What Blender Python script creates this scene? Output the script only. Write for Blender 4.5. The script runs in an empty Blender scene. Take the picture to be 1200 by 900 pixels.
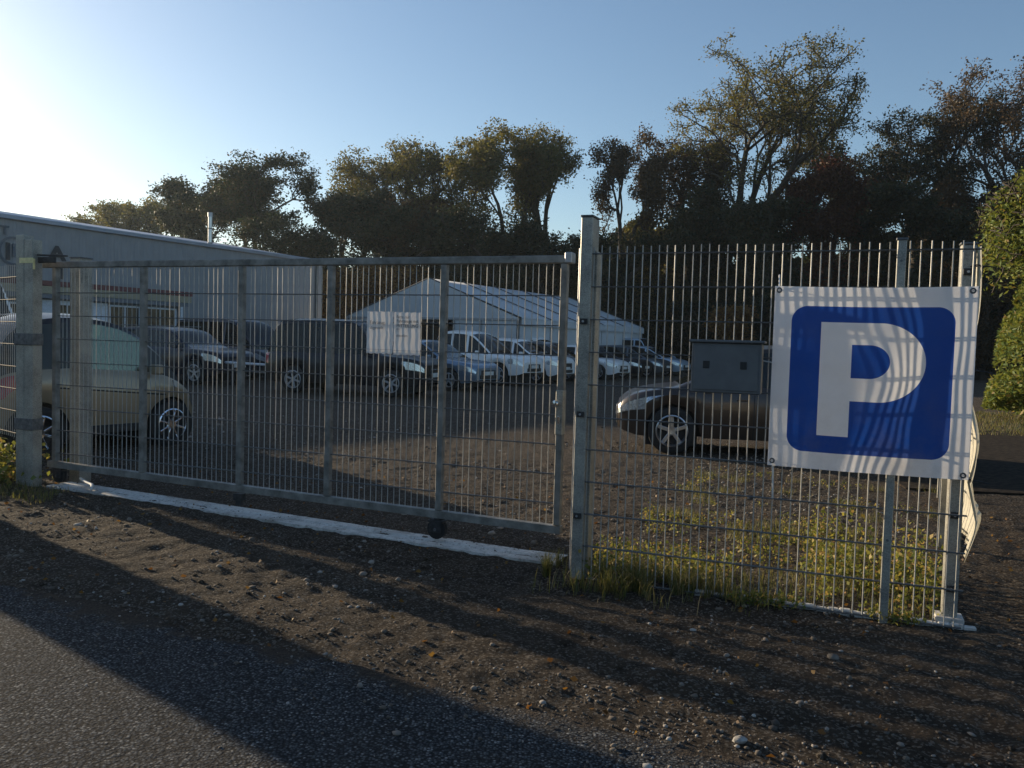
import bpy, math, random
import numpy as np
from mathutils import Vector, Matrix
R = math.radians
PI = math.pi
scene = bpy.context.scene
COL = scene.collection

# ------------------------------------------------------------------ camera
H = 1.45
cam_d = bpy.data.cameras.new('camera')
cam = bpy.data.objects.new('camera', cam_d); COL.objects.link(cam)
cam_d.sensor_width = 36; cam_d.lens = 980 / 1200 * 36
cam_d.clip_start = 0.05; cam_d.clip_end = 3000
cam.matrix_world = Matrix.Translation((0, 0, H)) @ Matrix.Rotation(R(90 - 2.75), 4, 'X') @ Matrix.Rotation(R(1.65), 4, 'Z')
scene.camera = cam

# ------------------------------------------------------------------ sky, sun, exposure
SUN_EL, SUN_AZ = 13.0, -52.8          # azimuth clockwise from +Y
w = bpy.data.worlds.new('World'); scene.world = w; w.use_nodes = True
nt = w.node_tree; nt.nodes.clear()
sky = nt.nodes.new('ShaderNodeTexSky'); sky.sky_type = 'NISHITA'; sky.sun_disc = False
sky.sun_elevation = R(SUN_EL); sky.sun_rotation = R(SUN_AZ)
sky.air_density = 1.0; sky.dust_density = 0.7; sky.ozone_density = 2.3
bg = nt.nodes.new('ShaderNodeBackground'); bg.inputs['Strength'].default_value = 0.115
wo = nt.nodes.new('ShaderNodeOutputWorld')
nt.links.new(sky.outputs[0], bg.inputs[0]); nt.links.new(bg.outputs[0], wo.inputs[0])
S = Vector((math.sin(R(SUN_AZ)) * math.cos(R(SUN_EL)), math.cos(R(SUN_AZ)) * math.cos(R(SUN_EL)), math.sin(R(SUN_EL))))
ld = bpy.data.lights.new('sun', 'SUN'); ld.energy = 4.9; ld.angle = R(0.55); ld.color = (1.0, 0.81, 0.56)
lo = bpy.data.objects.new('sun', ld); COL.objects.link(lo)
lo.rotation_euler = S.to_track_quat('Z', 'Y').to_euler()
lo.location = (-30, 20, 30)
scene.view_settings.view_transform = 'Standard'; scene.view_settings.look = 'None'
scene.view_settings.gamma = 1.0; scene.view_settings.exposure = 0.50
scene.cycles.max_bounces = 8; scene.cycles.transparent_max_bounces = 24
scene.cycles.use_denoising = True
scene.cycles.sample_clamp_indirect = 6

# ------------------------------------------------------------------ node helpers / materials
class NT:
    def __init__(s, name):
        s.m = bpy.data.materials.new(name); s.m.use_nodes = True
        s.t = s.m.node_tree; s.b = s.t.nodes['Principled BSDF']; s.o = s.t.nodes['Material Output']
    def n(s, typ, props=None, **ins):
        nd = s.t.nodes.new(typ)
        for k, v in (props or {}).items(): setattr(nd, k, v)
        for k, v in ins.items():
            key = int(k[1:]) if k[0] == '_' else k.replace('_', ' ')
            s.put(nd.inputs[key], v)
        return nd
    def put(s, sock, v):
        if isinstance(v, bpy.types.NodeSocket): s.t.links.new(v, sock)
        elif isinstance(v, bpy.types.Node): s.t.links.new(v.outputs[0], sock)
        else: sock.default_value = v
    def math(s, op, a, b=0.0, c=0.0):
        return s.n('ShaderNodeMath', {'operation': op}, _0=a, _1=b, _2=c).outputs[0]
    def mix(s, f, a, b, blend='MIX'):
        nd = s.t.nodes.new('ShaderNodeMix'); nd.data_type = 'RGBA'; nd.blend_type = blend
        s.put(nd.inputs[0], f)
        s.put(nd.inputs[6], a if not isinstance(a, tuple) else (*a[:3], 1))
        s.put(nd.inputs[7], b if not isinstance(b, tuple) else (*b[:3], 1))
        return nd.outputs[2]
    def ramp(s, f, stops):
        nd = s.t.nodes.new('ShaderNodeValToRGB'); e = nd.color_ramp.elements
        while len(e) < len(stops): e.new(0.5)
        for el, (p, c) in zip(e, stops):
            el.position = p; el.color = (*c, 1) if len(c) == 3 else c
        s.put(nd.inputs[0], f); return nd.outputs[0]
    def noise(s, scale, detail=6, rough=0.6, coord=None):
        nd = s.n('ShaderNodeTexNoise', None, Scale=scale, Detail=detail, Roughness=rough)
        s.put(nd.inputs['Vector'], coord if coord is not None else s.obj())
        return nd.outputs[0]
    def vor(s, scale, feature='F1', coord=None, out=0):
        nd = s.n('ShaderNodeTexVoronoi', {'feature': feature}, Scale=scale)
        s.put(nd.inputs['Vector'], coord if coord is not None else s.obj())
        return nd.outputs[out]
    def obj(s):
        if not hasattr(s, '_tc'): s._tc = s.t.nodes.new('ShaderNodeTexCoord')
        return s._tc.outputs['Object']
    def pos(s):
        if not hasattr(s, '_g'): s._g = s.t.nodes.new('ShaderNodeNewGeometry')
        return s._g.outputs['Position']
    def island(s):
        if not hasattr(s, '_g'): s._g = s.t.nodes.new('ShaderNodeNewGeometry')
        return s._g.outputs['Random Per Island']
    def bump(s, h, strength=0.5, dist=0.02, normal=None):
        nd = s.n('ShaderNodeBump', None, Strength=strength, Distance=dist, Height=h)
        if normal is not None: s.put(nd.inputs['Normal'], normal)
        return nd.outputs[0]
    def set(s, **kw):
        for k, v in kw.items():
            sock = s.b.inputs[k.replace('_', ' ')]
            if isinstance(v, tuple) and len(v) == 3: v = (*v, 1)
            s.put(sock, v)
        return s
M = {}
def simple(name, col, rough=0.6, metal=0.0, var=0.12, scale=20, bump=0.0, coat=0.0):
    a = NT(name)
    nz = a.noise(scale)
    c1 = tuple(max(0, c * (1 - var * 2)) for c in col); c2 = tuple(c * (1 + var) for c in col)
    a.set(Base_Color=a.ramp(nz, [(0.3, c1), (0.7, c2)]), Roughness=rough, Metallic=metal)
    if coat: a.set(Coat_Weight=coat, Coat_Roughness=0.06)
    if bump: a.set(Normal=a.bump(nz, bump, 0.01))
    M[name] = a.m; return a
def make_materials():
    # galvanised steel with spangle and streaks
    a = NT('galvanised'); v = a.vor(220, out=1); nz = a.noise(7)
    sp = a.n('ShaderNodeSeparateColor', None, _0=v).outputs[0]
    f = a.math('ADD', a.math('MULTIPLY', sp, 0.25), a.math('MULTIPLY', nz, 0.9))
    a.set(Base_Color=a.ramp(f, [(0.3, (0.15, 0.148, 0.138)), (0.5, (0.28, 0.275, 0.25)), (0.75, (0.44, 0.425, 0.37))]),
          Roughness=a.ramp(nz, [(0.3, (0.42,) * 3), (0.7, (0.62,) * 3)]), Metallic=0.45)
    M['galv'] = a.m
    simple('galv_dark', (0.25, 0.245, 0.225), 0.6, 0.25, 0.3, 9, 0.05)
    a = NT('galvanised_wire'); nz = a.noise(14)
    a.set(Base_Color=a.ramp(nz, [(0.3, (0.30, 0.30, 0.29)), (0.7, (0.50, 0.49, 0.45))]), Roughness=0.5, Metallic=0.2)
    M['wire'] = a.m
    simple('hwire', (0.12, 0.122, 0.122), 0.6, 0.1, 0.2, 20)
    simple('zinc_dull', (0.16, 0.165, 0.17), 0.6, 0.5, 0.25, 30)
    simple('rubber', (0.018, 0.018, 0.018), 0.75, 0, 0.2, 40, 0.3)
    simple('dark_metal', (0.05, 0.05, 0.052), 0.55, 0.4, 0.3, 30)
    simple('black_plastic', (0.02, 0.02, 0.022), 0.5)
    simple('box_grey', (0.13, 0.135, 0.14), 0.5, 0, 0.08, 12, 0.05)
    simple('alloy', (0.55, 0.56, 0.58), 0.28, 0.85, 0.05, 30)
    simple('alloy_dull', (0.42, 0.43, 0.45), 0.42, 0.6, 0.1, 30)
    simple('chrome', (0.75, 0.76, 0.78), 0.12, 1.0, 0.03)
    a = simple('glass_car', (0.010, 0.014, 0.017), 0.05, 0, 0.2, 6); a.set(IOR=1.38)
    a = NT('glass_tint')   # green tinted see-through side glass
    tr = a.n('ShaderNodeBsdfTransparent', None, Color=(0.42, 0.58, 0.50, 1)); gl = a.n('ShaderNodeBsdfGlossy', None, Color=(0.36, 0.41, 0.34, 1), Roughness=0.12)
    lw = a.n('ShaderNodeLayerWeight', None, Blend=0.35)
    mx = a.n('ShaderNodeMixShader', None, _0=a.math('ADD', a.math('MULTIPLY', lw.outputs[1], 0.7), 0.28), _1=tr.outputs[0], _2=gl.outputs[0])
    a.t.links.new(mx.outputs[0], a.o.inputs[0]); M['glass_tint'] = a.m
    a = simple('lamp_clear', (0.62, 0.66, 0.70), 0.10, 0.55, 0.3, 45); a.set(Coat_Weight=1.0, Coat_Roughness=0.04)
    a = simple('lamp_red', (0.42, 0.012, 0.02), 0.15, 0, 0.3, 60); a.set(Coat_Weight=1.0)
    simple('plate_white', (0.7, 0.7, 0.68), 0.4)
    simple('interior', (0.03, 0.03, 0.032), 0.8)
    for nm, c, r, mt in (('paint_beige', (0.34, 0.275, 0.185), 0.36, 0.35), ('paint_black', (0.006, 0.007, 0.011), 0.35, 0.0),
                     ('paint_navy', (0.008, 0.012, 0.024), 0.3, 0.1), ('paint_brown', (0.055, 0.045, 0.040), 0.3, 0.5),
                     ('paint_silverblue', (0.20, 0.27, 0.36), 0.3, 0.5), ('paint_white', (0.90, 0.88, 0.86), 0.3, 0.0),
                     ('paint_grey', (0.10, 0.115, 0.13), 0.3, 0.5), ('paint_ice', (0.38, 0.47, 0.56), 0.3, 0.3)):
        a = simple(nm, c, r, mt, 0.05, 3); a.set(Coat_Weight=0.15 if max(c) < .04 else 0.5, Coat_Roughness=0.08)
        dirt = a.ramp(a.noise(9, 8, 0.7), [(0.4, (0.0,) * 3), (0.8, (0.16,) * 3)])
        z = a.n('ShaderNodeSeparateXYZ', None, _0=a.obj()).outputs[2]
        low = a.n('ShaderNodeMapRange', None, _0=z, _1=0.75, _2=0.15, _3=0.15, _4=1.0).outputs[0]
        a.set(Base_Color=a.mix(a.math('MULTIPLY', dirt, low), c, (0.17, 0.135, 0.10)))
    # bark
    a = NT('bark'); nz = a.noise(6, 8, 0.7)
    a.set(Base_Color=a.ramp(nz, [(0.3, (0.022, 0.018, 0.014)), (0.7, (0.085, 0.068, 0.052))]), Roughness=0.95); M['bark'] = a.m
    # leaves of several kinds
    for nm, st in (('leaf_olive', [(0, (0.045, 0.055, 0.014)), (0.5, (0.075, 0.080, 0.020)), (0.85, (0.13, 0.10, 0.025)), (1, (0.17, 0.10, 0.03))]),
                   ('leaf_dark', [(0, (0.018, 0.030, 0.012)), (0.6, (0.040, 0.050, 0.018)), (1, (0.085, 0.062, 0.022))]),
                   ('leaf_brown', [(0, (0.045, 0.035, 0.016)), (0.5, (0.085, 0.055, 0.022)), (1, (0.13, 0.075, 0.028))]),
                   ('leaf_red', [(0, (0.06, 0.020, 0.012)), (0.6, (0.11, 0.032, 0.016)), (1, (0.13, 0.06, 0.02))]),
                   ('leaf_orange', [(0, (0.10, 0.045, 0.012)), (0.5, (0.20, 0.09, 0.018)), (1, (0.26, 0.15, 0.03))]),
                   ('leaf_green', [(0, (0.08, 0.14, 0.025)), (0.6, (0.17, 0.23, 0.045)), (0.92, (0.27, 0.27, 0.06)), (1, (0.28, 0.17, 0.04))]),
                   ('leaf_weed', [(0, (0.05, 0.09, 0.018)), (0.45, (0.14, 0.18, 0.03)), (0.75, (0.36, 0.31, 0.06)), (1, (0.38, 0.20, 0.08))]),
                   ('grass_blade', [(0, (0.04, 0.07, 0.02)), (0.5, (0.10, 0.12, 0.035)), (0.8, (0.24, 0.19, 0.08)), (1, (0.30, 0.23, 0.12))])):
        a = NT(nm); c = a.ramp(a.island(), st)
        d = a.n('ShaderNodeBsdfPrincipled', None, Base_Color=c, Roughness=0.6)
        t = a.n('ShaderNodeBsdfTranslucent', None, Color=a.mix(0.35, c, (0.35, 0.30, 0.05), 'MIX') if nm in ('leaf_green', 'leaf_weed', 'grass_blade', 'leaf_olive') else c)
        mx = a.n('ShaderNodeMixShader', None, _0=0.42, _1=d.outputs[0], _2=t.outputs[0])
        a.t.links.new(mx.outputs[0], a.o.inputs[0]); M[nm] = a.m
    # ground
    a = NT('dirt_ground'); p = a.pos()
    big = a.noise(0.55, 5, 0.6, p); mid = a.noise(5, 8, 0.7, p); fine = a.noise(60, 8, 0.75, p); v1 = a.vor(38, coord=p); v2 = a.vor(95, coord=p, out=1)
    peb = a.n('ShaderNodeSeparateColor', None, _0=v2).outputs[0]
    c = a.ramp(mid, [(0.25, (0.026, 0.018, 0.012)), (0.5, (0.062, 0.044, 0.029)), (0.72, (0.14, 0.102, 0.067))])
    c = a.mix(a.ramp(big, [(0.4, (0,) * 3), (0.65, (0.6,) * 3)]), c, (0.095, 0.077, 0.058))
    c = a.mix(a.ramp(peb, [(0.74, (0,) * 3), (0.84, (0.85,) * 3)]), c, (0.25, 0.215, 0.175))
    c = a.mix(a.ramp(fine, [(0.35, (0.75,) * 3), (0.55, (0,) * 3)]), c, (0.030, 0.023, 0.017))
    hgt = a.math('ADD', a.math('MULTIPLY', fine, 0.6), a.math('MULTIPLY', a.math('SUBTRACT', 1.0, v1), 0.35))
    a.b.inputs['Specular IOR Level'].default_value = 0.2
    a.set(Base_Color=c, Roughness=0.95, Normal=a.bump(hgt, 1.0, 0.05, a.bump(mid, 1.0, 0.08))); M['dirt'] = a.m
    # asphalt
    a = NT('worn_asphalt'); p = a.pos(); v = a.vor(90, coord=p); vc = a.n('ShaderNodeSeparateColor', None, _0=a.vor(90, coord=p, out=1)).outputs[0]
    big = a.noise(1.4, 5, 0.6, p)
    c = a.ramp(vc, [(0.0, (0.040, 0.044, 0.049)), (0.5, (0.080, 0.088, 0.095)), (0.88, (0.145, 0.15, 0.152)), (1.0, (0.30, 0.30, 0.29))])
    c = a.mix(a.ramp(v, [(0.30, (0,) * 3), (0.62, (0.95,) * 3)]), c, (0.016, 0.016, 0.017))
    c = a.mix(a.ramp(big, [(0.45, (0,) * 3), (0.75, (0.3,) * 3)]), c, (0.075, 0.062, 0.048))
    xyz = a.n('ShaderNodeSeparateXYZ', None, _0=p).outputs; ex, ey = 0.9162, -0.4008     # distance in from the road edge
    dd = a.math('SUBTRACT', a.math('MULTIPLY', a.math('ADD', xyz[0], 2.782), ey), a.math('MULTIPLY', a.math('SUBTRACT', xyz[1], 4.536), ex))
    fz = a.math('ADD', dd, a.math('MULTIPLY', a.math('SUBTRACT', a.noise(3.5, 8, 0.75, p), 0.47), -1.1))
    fine = a.noise(70, 6, 0.75, p)
    dc = a.ramp(fine, [(0.35, (0.020, 0.016, 0.013)), (0.6, (0.075, 0.059, 0.045))])
    c = a.mix(a.ramp(fz, [(0.0, (1,) * 3), (0.12, (0,) * 3)]), c, dc)
    a.b.inputs['Specular IOR Level'].default_value = 0.12
    a.set(Base_Color=c, Roughness=0.95, Normal=a.bump(a.math('ADD', a.math('MULTIPLY', a.math('SUBTRACT', 1.0, v), 0.7), a.math('MULTIPLY', fine, 0.9)), 0.8, 0.010, a.bump(a.noise(40, 4, 0.6, p), 0.6, 0.02))); M['asphalt'] = a.m
    a = simple('yard_tarmac', (0.040, 0.030, 0.021), 0.95, 0, 0.45, 14, 0.8); a.b.inputs['Specular IOR Level'].default_value = 0.15
    a = NT('concrete'); nz = a.noise(12, 8, 0.7); st = a.noise(2.5, 5, 0.6)
    c = a.ramp(nz, [(0.25, (0.46, 0.44, 0.41)), (0.75, (0.74, 0.72, 0.68))])
    c = a.mix(a.ramp(st, [(0.5, (0,) * 3), (0.68, (0.65,) * 3)]), c, (0.20, 0.165, 0.125)); c = a.mix(a.ramp(a.noise(28, 8, 0.8), [(0.5, (0,) * 3), (0.66, (0.8,) * 3)]), c, (0.16, 0.13, 0.10))
    a.set(Base_Color=c, Roughness=0.9, Normal=a.bump(nz, 0.6, 0.01)); M['concrete'] = a.m
    simple('stone_pale', (0.36, 0.34, 0.31), 0.9, 0, 0.3, 30, 0.4)
    simple('stone', (0.17, 0.145, 0.12), 0.9, 0, 0.4, 12, 0.4)
    a = NT('gravel_stone'); a.set(Base_Color=a.ramp(a.island(), [(0, (0.06, 0.048, 0.038)), (0.6, (0.14, 0.115, 0.09)), (0.9, (0.24, 0.21, 0.18)), (1, (0.40, 0.38, 0.35))]), Roughness=0.9); M['gravel'] = a.m
    simple('cladding', (0.245, 0.26, 0.28), 0.55, 0.1, 0.06, 1.5)
    simple('roof_sheet', (0.33, 0.38, 0.46), 0.5, 0.2, 0.08, 1.5)
    simple('canopy_red', (0.16, 0.055, 0.055), 0.7); simple('canopy_cream', (0.34, 0.31, 0.22), 0.7)
    simple('frame_white', (0.58, 0.62, 0.68), 0.5); simple('annex_wall', (0.16, 0.18, 0.21), 0.7)
    simple('logo_dark', (0.02, 0.025, 0.035), 0.6); simple('logo_grey', (0.10, 0.12, 0.15), 0.6)
    a = NT('marquee_pvc'); nz = a.noise(0.8, 4)
    d = a.n('ShaderNodeBsdfPrincipled', None, Base_Color=a.ramp(nz, [(0.3, (0.60, 0.63, 0.67)), (0.7, (0.72, 0.74, 0.76))]), Roughness=0.5, Normal=a.bump(a.noise(1.6, 3), 0.5, 0.08))
    t = a.n('ShaderNodeBsdfTranslucent', None, Color=(0.55, 0.55, 0.52, 1))
    mx = a.n('ShaderNodeMixShader', None, _0=0.2, _1=d.outputs[0], _2=t.outputs[0]); a.t.links.new(mx.outputs[0], a.o.inputs[0]); M['pvc'] = a.m
    a = NT('tarp_white')
    d = a.n('ShaderNodeBsdfPrincipled', None, Base_Color=(0.74, 0.71, 0.62, 1), Roughness=0.55)
    t = a.n('ShaderNodeBsdfTranslucent', None, Color=(0.80, 0.76, 0.62, 1))
    mx = a.n('ShaderNodeMixShader', None, _0=0.45, _1=d.outputs[0], _2=t.outputs[0]); a.t.links.new(mx.outputs[0], a.o.inputs[0]); M['tarp'] = a.m
    a = NT('paper')
    d = a.n('ShaderNodeBsdfPrincipled', None, Base_Color=(0.88, 0.84, 0.81, 1), Roughness=0.45)
    t = a.n('ShaderNodeBsdfTranslucent', None, Color=(0.88, 0.82, 0.76, 1))
    mx = a.n('ShaderNodeMixShader', None, _0=0.28, _1=d.outputs[0], _2=t.outputs[0]); a.t.links.new(mx.outputs[0], a.o.inputs[0]); M['paper'] = a.m
    simple('ink', (0.05, 0.05, 0.055), 0.7); simple('ink_soft', (0.22, 0.21, 0.21), 0.7)
    simple('tape_yellow', (0.85, 0.74, 0.36), 0.5)
    simple('rope_white', (0.7, 0.7, 0.68), 0.6)
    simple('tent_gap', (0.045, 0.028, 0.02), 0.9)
make_materials()

def banner_material():
    a = NT('banner_print')
    tc = a.t.nodes.new('ShaderNodeTexCoord'); sp = a.n('ShaderNodeSeparateXYZ', None, _0=tc.outputs['UV']); u, v = sp.outputs[0], sp.outputs[1]
    m = a.math
    def rng(x, lo, hi): return m('MULTIPLY', m('GREATER_THAN', x, lo), m('LESS_THAN', x, hi))
    def sdf(cx, cy, hx, hy, r):
        qx = m('ADD', m('SUBTRACT', m('ABSOLUTE', m('SUBTRACT', u, cx)), hx), r); qy = m('ADD', m('SUBTRACT', m('ABSOLUTE', m('SUBTRACT', v, cy)), hy), r)
        ax = m('MAXIMUM', qx, 0.0); ay = m('MAXIMUM', qy, 0.0)
        return m('LESS_THAN', m('SQRT', m('ADD', m('MULTIPLY', ax, ax), m('MULTIPLY', ay, ay))), r)
    def dshape(l, cx, rx, cy, hy):
        box = m('MULTIPLY', rng(u, l, cx), rng(v, cy - hy, cy + hy))
        ex = m('DIVIDE', m('SUBTRACT', u, cx), rx); ey = m('DIVIDE', m('SUBTRACT', v, cy), hy)
        el = m('MULTIPLY', m('LESS_THAN', m('ADD', m('MULTIPLY', ex, ex), m('MULTIPLY', ey, ey)), 1.0), m('GREATER_THAN', u, cx - 0.001))
        return m('MAXIMUM', box, el)
    blue = sdf(0.498, 0.495, 0.403, 0.400, 0.085)
    stem = m('MULTIPLY', rng(u, 0.250, 0.410), rng(v, 0.190, 0.60))
    outer = dshape(0.250, 0.545, 0.227, 0.598, 0.212); inner = dshape(0.410, 0.50, 0.100, 0.601, 0.090)
    P = m('MULTIPLY', m('MAXIMUM', stem, outer), m('SUBTRACT', 1.0, inner))
    c = a.mix(blue, (0.88, 0.88, 0.91), (0.014, 0.075, 0.38)); c = a.mix(P, c, (0.88, 0.88, 0.91))
    gr = a.ramp(a.noise(5, 8, 0.75), [(0.42, (0,) * 3), (0.8, (0.35,) * 3)]); low = a.n('ShaderNodeMapRange', None, _0=v, _1=0.5, _2=0.0, _3=0.25, _4=1.0).outputs[0]
    c = a.mix(a.math('MULTIPLY', gr, low), c, (0.30, 0.25, 0.19))
    d = a.n('ShaderNodeBsdfPrincipled', None, Base_Color=c, Roughness=0.5)
    t = a.n('ShaderNodeBsdfTranslucent', None, Color=c)
    mx = a.n('ShaderNodeMixShader', None, _0=0.5, _1=d.outputs[0], _2=t.outputs[0]); a.t.links.new(mx.outputs[0], a.o.inputs[0])
    M['banner'] = a.m
banner_material()

# ------------------------------------------------------------------ mesh helpers
class MB:
    def __init__(s): s.v = []; s.f = []; s.n = 0
    def add(s, vs, fs):
        s.v.extend([tuple(p) for p in vs]); s.f.extend([tuple(i + s.n for i in f) for f in fs]); s.n += len(vs); return s
    def box(s, c, d, rot=0.0, bev=0.0):
        """centre, full dimensions; bev chamfers the four vertical-section corners along local x,y"""
        hx, hy, hz = d[0] / 2, d[1] / 2, d[2] / 2
        cr, sr = math.cos(rot), math.sin(rot)
        if bev > 0:
            b = min(bev, hx * .9, hy * .9, hz * .9)
            ring = [(hx, hy - b), (hx - b, hy), (-hx + b, hy), (-hx, hy - b), (-hx, -hy + b), (-hx + b, -hy), (hx - b, -hy), (hx, -hy + b)]
            lv = [(x, y, -hz + b) for x, y in ring] + [(x, y, hz - b) for x, y in ring]
            k = lambda x: max(-hx + b, min(hx - b, x)); j = lambda y: max(-hy + b, min(hy - b, y))
            lv += [(k(x), j(y), hz) for x, y in ring] + [(k(x), j(y), -hz) for x, y in ring]
            fs = [(i, (i + 1) % 8, 8 + (i + 1) % 8, 8 + i) for i in range(8)] + [(8 + i, 8 + (i + 1) % 8, 16 + (i + 1) % 8, 16 + i) for i in range(8)] + \
                 [((i + 1) % 8, i, 24 + i, 24 + (i + 1) % 8) for i in range(8)] + [tuple(range(16, 24)), tuple(range(31, 23, -1))]
        else:
            lv = [(-hx, -hy, -hz), (hx, -hy, -hz), (hx, hy, -hz), (-hx, hy, -hz), (-hx, -hy, hz), (hx, -hy, hz), (hx, hy, hz), (-hx, hy, hz)]
            fs = [(3, 2, 1, 0), (4, 5, 6, 7), (0, 1, 5, 4), (1, 2, 6, 5), (2, 3, 7, 6), (3, 0, 4, 7)]
        return s.add([(c[0] + x * cr - y * sr, c[1] + x * sr + y * cr, c[2] + z) for x, y, z in lv], fs)
    def tube(s, pts, rad, n=8, cap=True):
        pts = [Vector(p) for p in pts]; rs = rad if isinstance(rad, (list, tuple)) else [rad] * len(pts)
        vs = []; fs = []; ref = None
        for i, p in enumerate(pts):
            d = (pts[min(i + 1, len(pts) - 1)] - pts[max(i - 1, 0)]).normalized()
            if ref is None: ref = Vector((0, 0, 1)) if abs(d.z) < 0.9 else Vector((1, 0, 0))
            a = d.cross(ref).normalized(); b = a.cross(d).normalized(); ref = b
            for k in range(n):
                t = 2 * PI * k / n; vs.append(p + (a * math.cos(t) + b * math.sin(t)) * rs[i])
        for i in range(len(pts) - 1):
            for k in range(n): fs.append((i * n + k, i * n + (k + 1) % n, (i + 1) * n + (k + 1) % n, (i + 1) * n + k))
        if cap: fs.append(tuple(range(n - 1, -1, -1))); fs.append(tuple(range((len(pts) - 1) * n, len(pts) * n)))
        return s.add(vs, fs)
    def lathe(s, prof, n=24, c=(0, 0, 0), axis='Y'):
        """prof: list of (radius, along axis)"""
        vs = []; fs = []
        for r, h in prof:
            for k in range(n):
                t = 2 * PI * k / n; x, z = r * math.cos(t), r * math.sin(t)
                vs.append((c[0] + x, c[1] + h, c[2] + z) if axis == 'Y' else (c[0] + x, c[1] + z, c[2] + h))
        for i in range(len(prof) - 1):
            for k in range(n): fs.append((i * n + k, i * n + (k + 1) % n, (i + 1) * n + (k + 1) % n, (i + 1) * n + k))
        return s.add(vs, fs)
    def mesh(s, name, mat, smooth=False, ang=40):
        me = bpy.data.meshes.new(name); me.from_pydata(s.v, [], s.f); me.materials.append(mat)
        if smooth:
            me.polygons.foreach_set('use_smooth', [True] * len(me.polygons)); me.set_sharp_from_angle(angle=R(ang))
        return me
    def build(s, name, mat, parent=None, smooth=False, ang=40, loc=None):
        return link(name, s.mesh(name, mat, smooth, ang), parent, loc)
def link(name, me, parent=None, loc=None, rz=0.0):
    o = bpy.data.objects.new(name, me); COL.objects.link(o)
    if parent is not None: o.parent = parent
    if loc is not None: o.location = loc
    if rz: o.rotation_euler = (0, 0, rz)
    return o
def np_mesh(name, verts, faces, mat, smooth=False):
    me = bpy.data.meshes.new(name); nv, nf = len(verts), len(faces); k = faces.shape[1]
    me.vertices.add(nv); me.vertices.foreach_set('co', np.ascontiguousarray(verts, dtype=np.float32).ravel())
    me.loops.add(nf * k); me.loops.foreach_set('vertex_index', np.ascontiguousarray(faces, dtype=np.int32).ravel())
    me.polygons.add(nf); me.polygons.foreach_set('loop_start', np.arange(0, nf * k, k, dtype=np.int32))
    if smooth: me.polygons.foreach_set('use_smooth', np.ones(nf, dtype=bool))
    me.update(calc_edges=True); me.materials.append(mat); return me
def tag(o, label=None, cat=None, group=None, kind=None):
    if label: o['label'] = label
    if cat: o['category'] = cat
    if group: o['group'] = group
    if kind: o['kind'] = kind
    return o
def thing(name, label, cat, loc=(0, 0, 0), rz=0.0, group=None):
    return tag(link(name, None, None, loc, rz), label, cat, group)
def copy_tree(o, parent=None):
    c = o.copy(); COL.objects.link(c)
    if parent is not None: c.parent = parent
    for ch in list(o.children): copy_tree(ch, c)
    return c

# ------------------------------------------------------------------ value noise
rng = np.random.default_rng(7)
def vnoise(X, Y, cell, seed):
    r = np.random.default_rng(seed); n = 256; g = r.random((n, n))
    x = X / cell; y = Y / cell; xi = np.floor(x).astype(int); yi = np.floor(y).astype(int)
    fx = x - xi; fy = y - yi; fx = fx * fx * (3 - 2 * fx); fy = fy * fy * (3 - 2 * fy)
    a = g[xi % n, yi % n]; b = g[(xi + 1) % n, yi % n]; c = g[xi % n, (yi + 1) % n]; d = g[(xi + 1) % n, (yi + 1) % n]
    return (a * (1 - fx) + b * fx) * (1 - fy) + (c * (1 - fx) + d * fx) * fy - 0.5

# fence frame: origin at the gate catch post, u runs along the fence to the right and nearer
FA = R(-21.4); U = Vector((math.cos(FA), math.sin(FA), 0)); N = Vector((U.y, -U.x, 0))   # N faces the road
MO = Vector((0.46, 5.2, 0)); GO = Vector((0.36, 5.6, 0))
ROAD_OFF = 0.0
def roadd(X, Y):   # signed distance beyond the road edge (positive: on the road side)
    d = (0.387, -0.922); e = Vector((3.783, -1.655)).normalized()
    return (X - (-2.782)) * (-(-e.y)) * 0 + ((X + 2.782) * e.y - (Y - 4.536) * e.x)
def gbase(X, Y):
    X = np.asarray(X, float); Y = np.asarray(Y, float)
    s = np.clip(-X * 0.026, 0, 0.11); f = np.clip(1 - (Y - 11) / 8, 0, 1) * np.clip((Y - 2) / 3, 0, 1)
    return s * f
def gh(X, Y):
    X = np.asarray(X, float); Y = np.asarray(Y, float)
    z = gbase(X, Y)
    near = np.clip(1.2 - np.hypot(X, Y - 5) / 40, 0, 1)
    rel = 0.026 * vnoise(X, Y, 1.3, 1) + 0.008 * vnoise(X, Y, .42, 2) + 0.010 * vnoise(X, Y, .16, 3) + 0.022 * vnoise(X, Y, .075, 4)
    d = roadd(X, Y); onroad = np.clip(1 - (d + 0.25) / 0.3, 0, 1)
    # wheel ruts running along the road verge
    rut = -0.014 * np.exp(-((d + 0.75 + 0.15 * vnoise(X, Y, 1.5, 9)) / 0.13) ** 2) - 0.02 * np.exp(-((d + 1.55) / 0.12) ** 2)
    return z + (rel * 1.0 + rut) * near * onroad - 0.03 * (1 - onroad) * (d > -0.25)
def gz(x, y): return float(gh(x, y))

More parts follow.
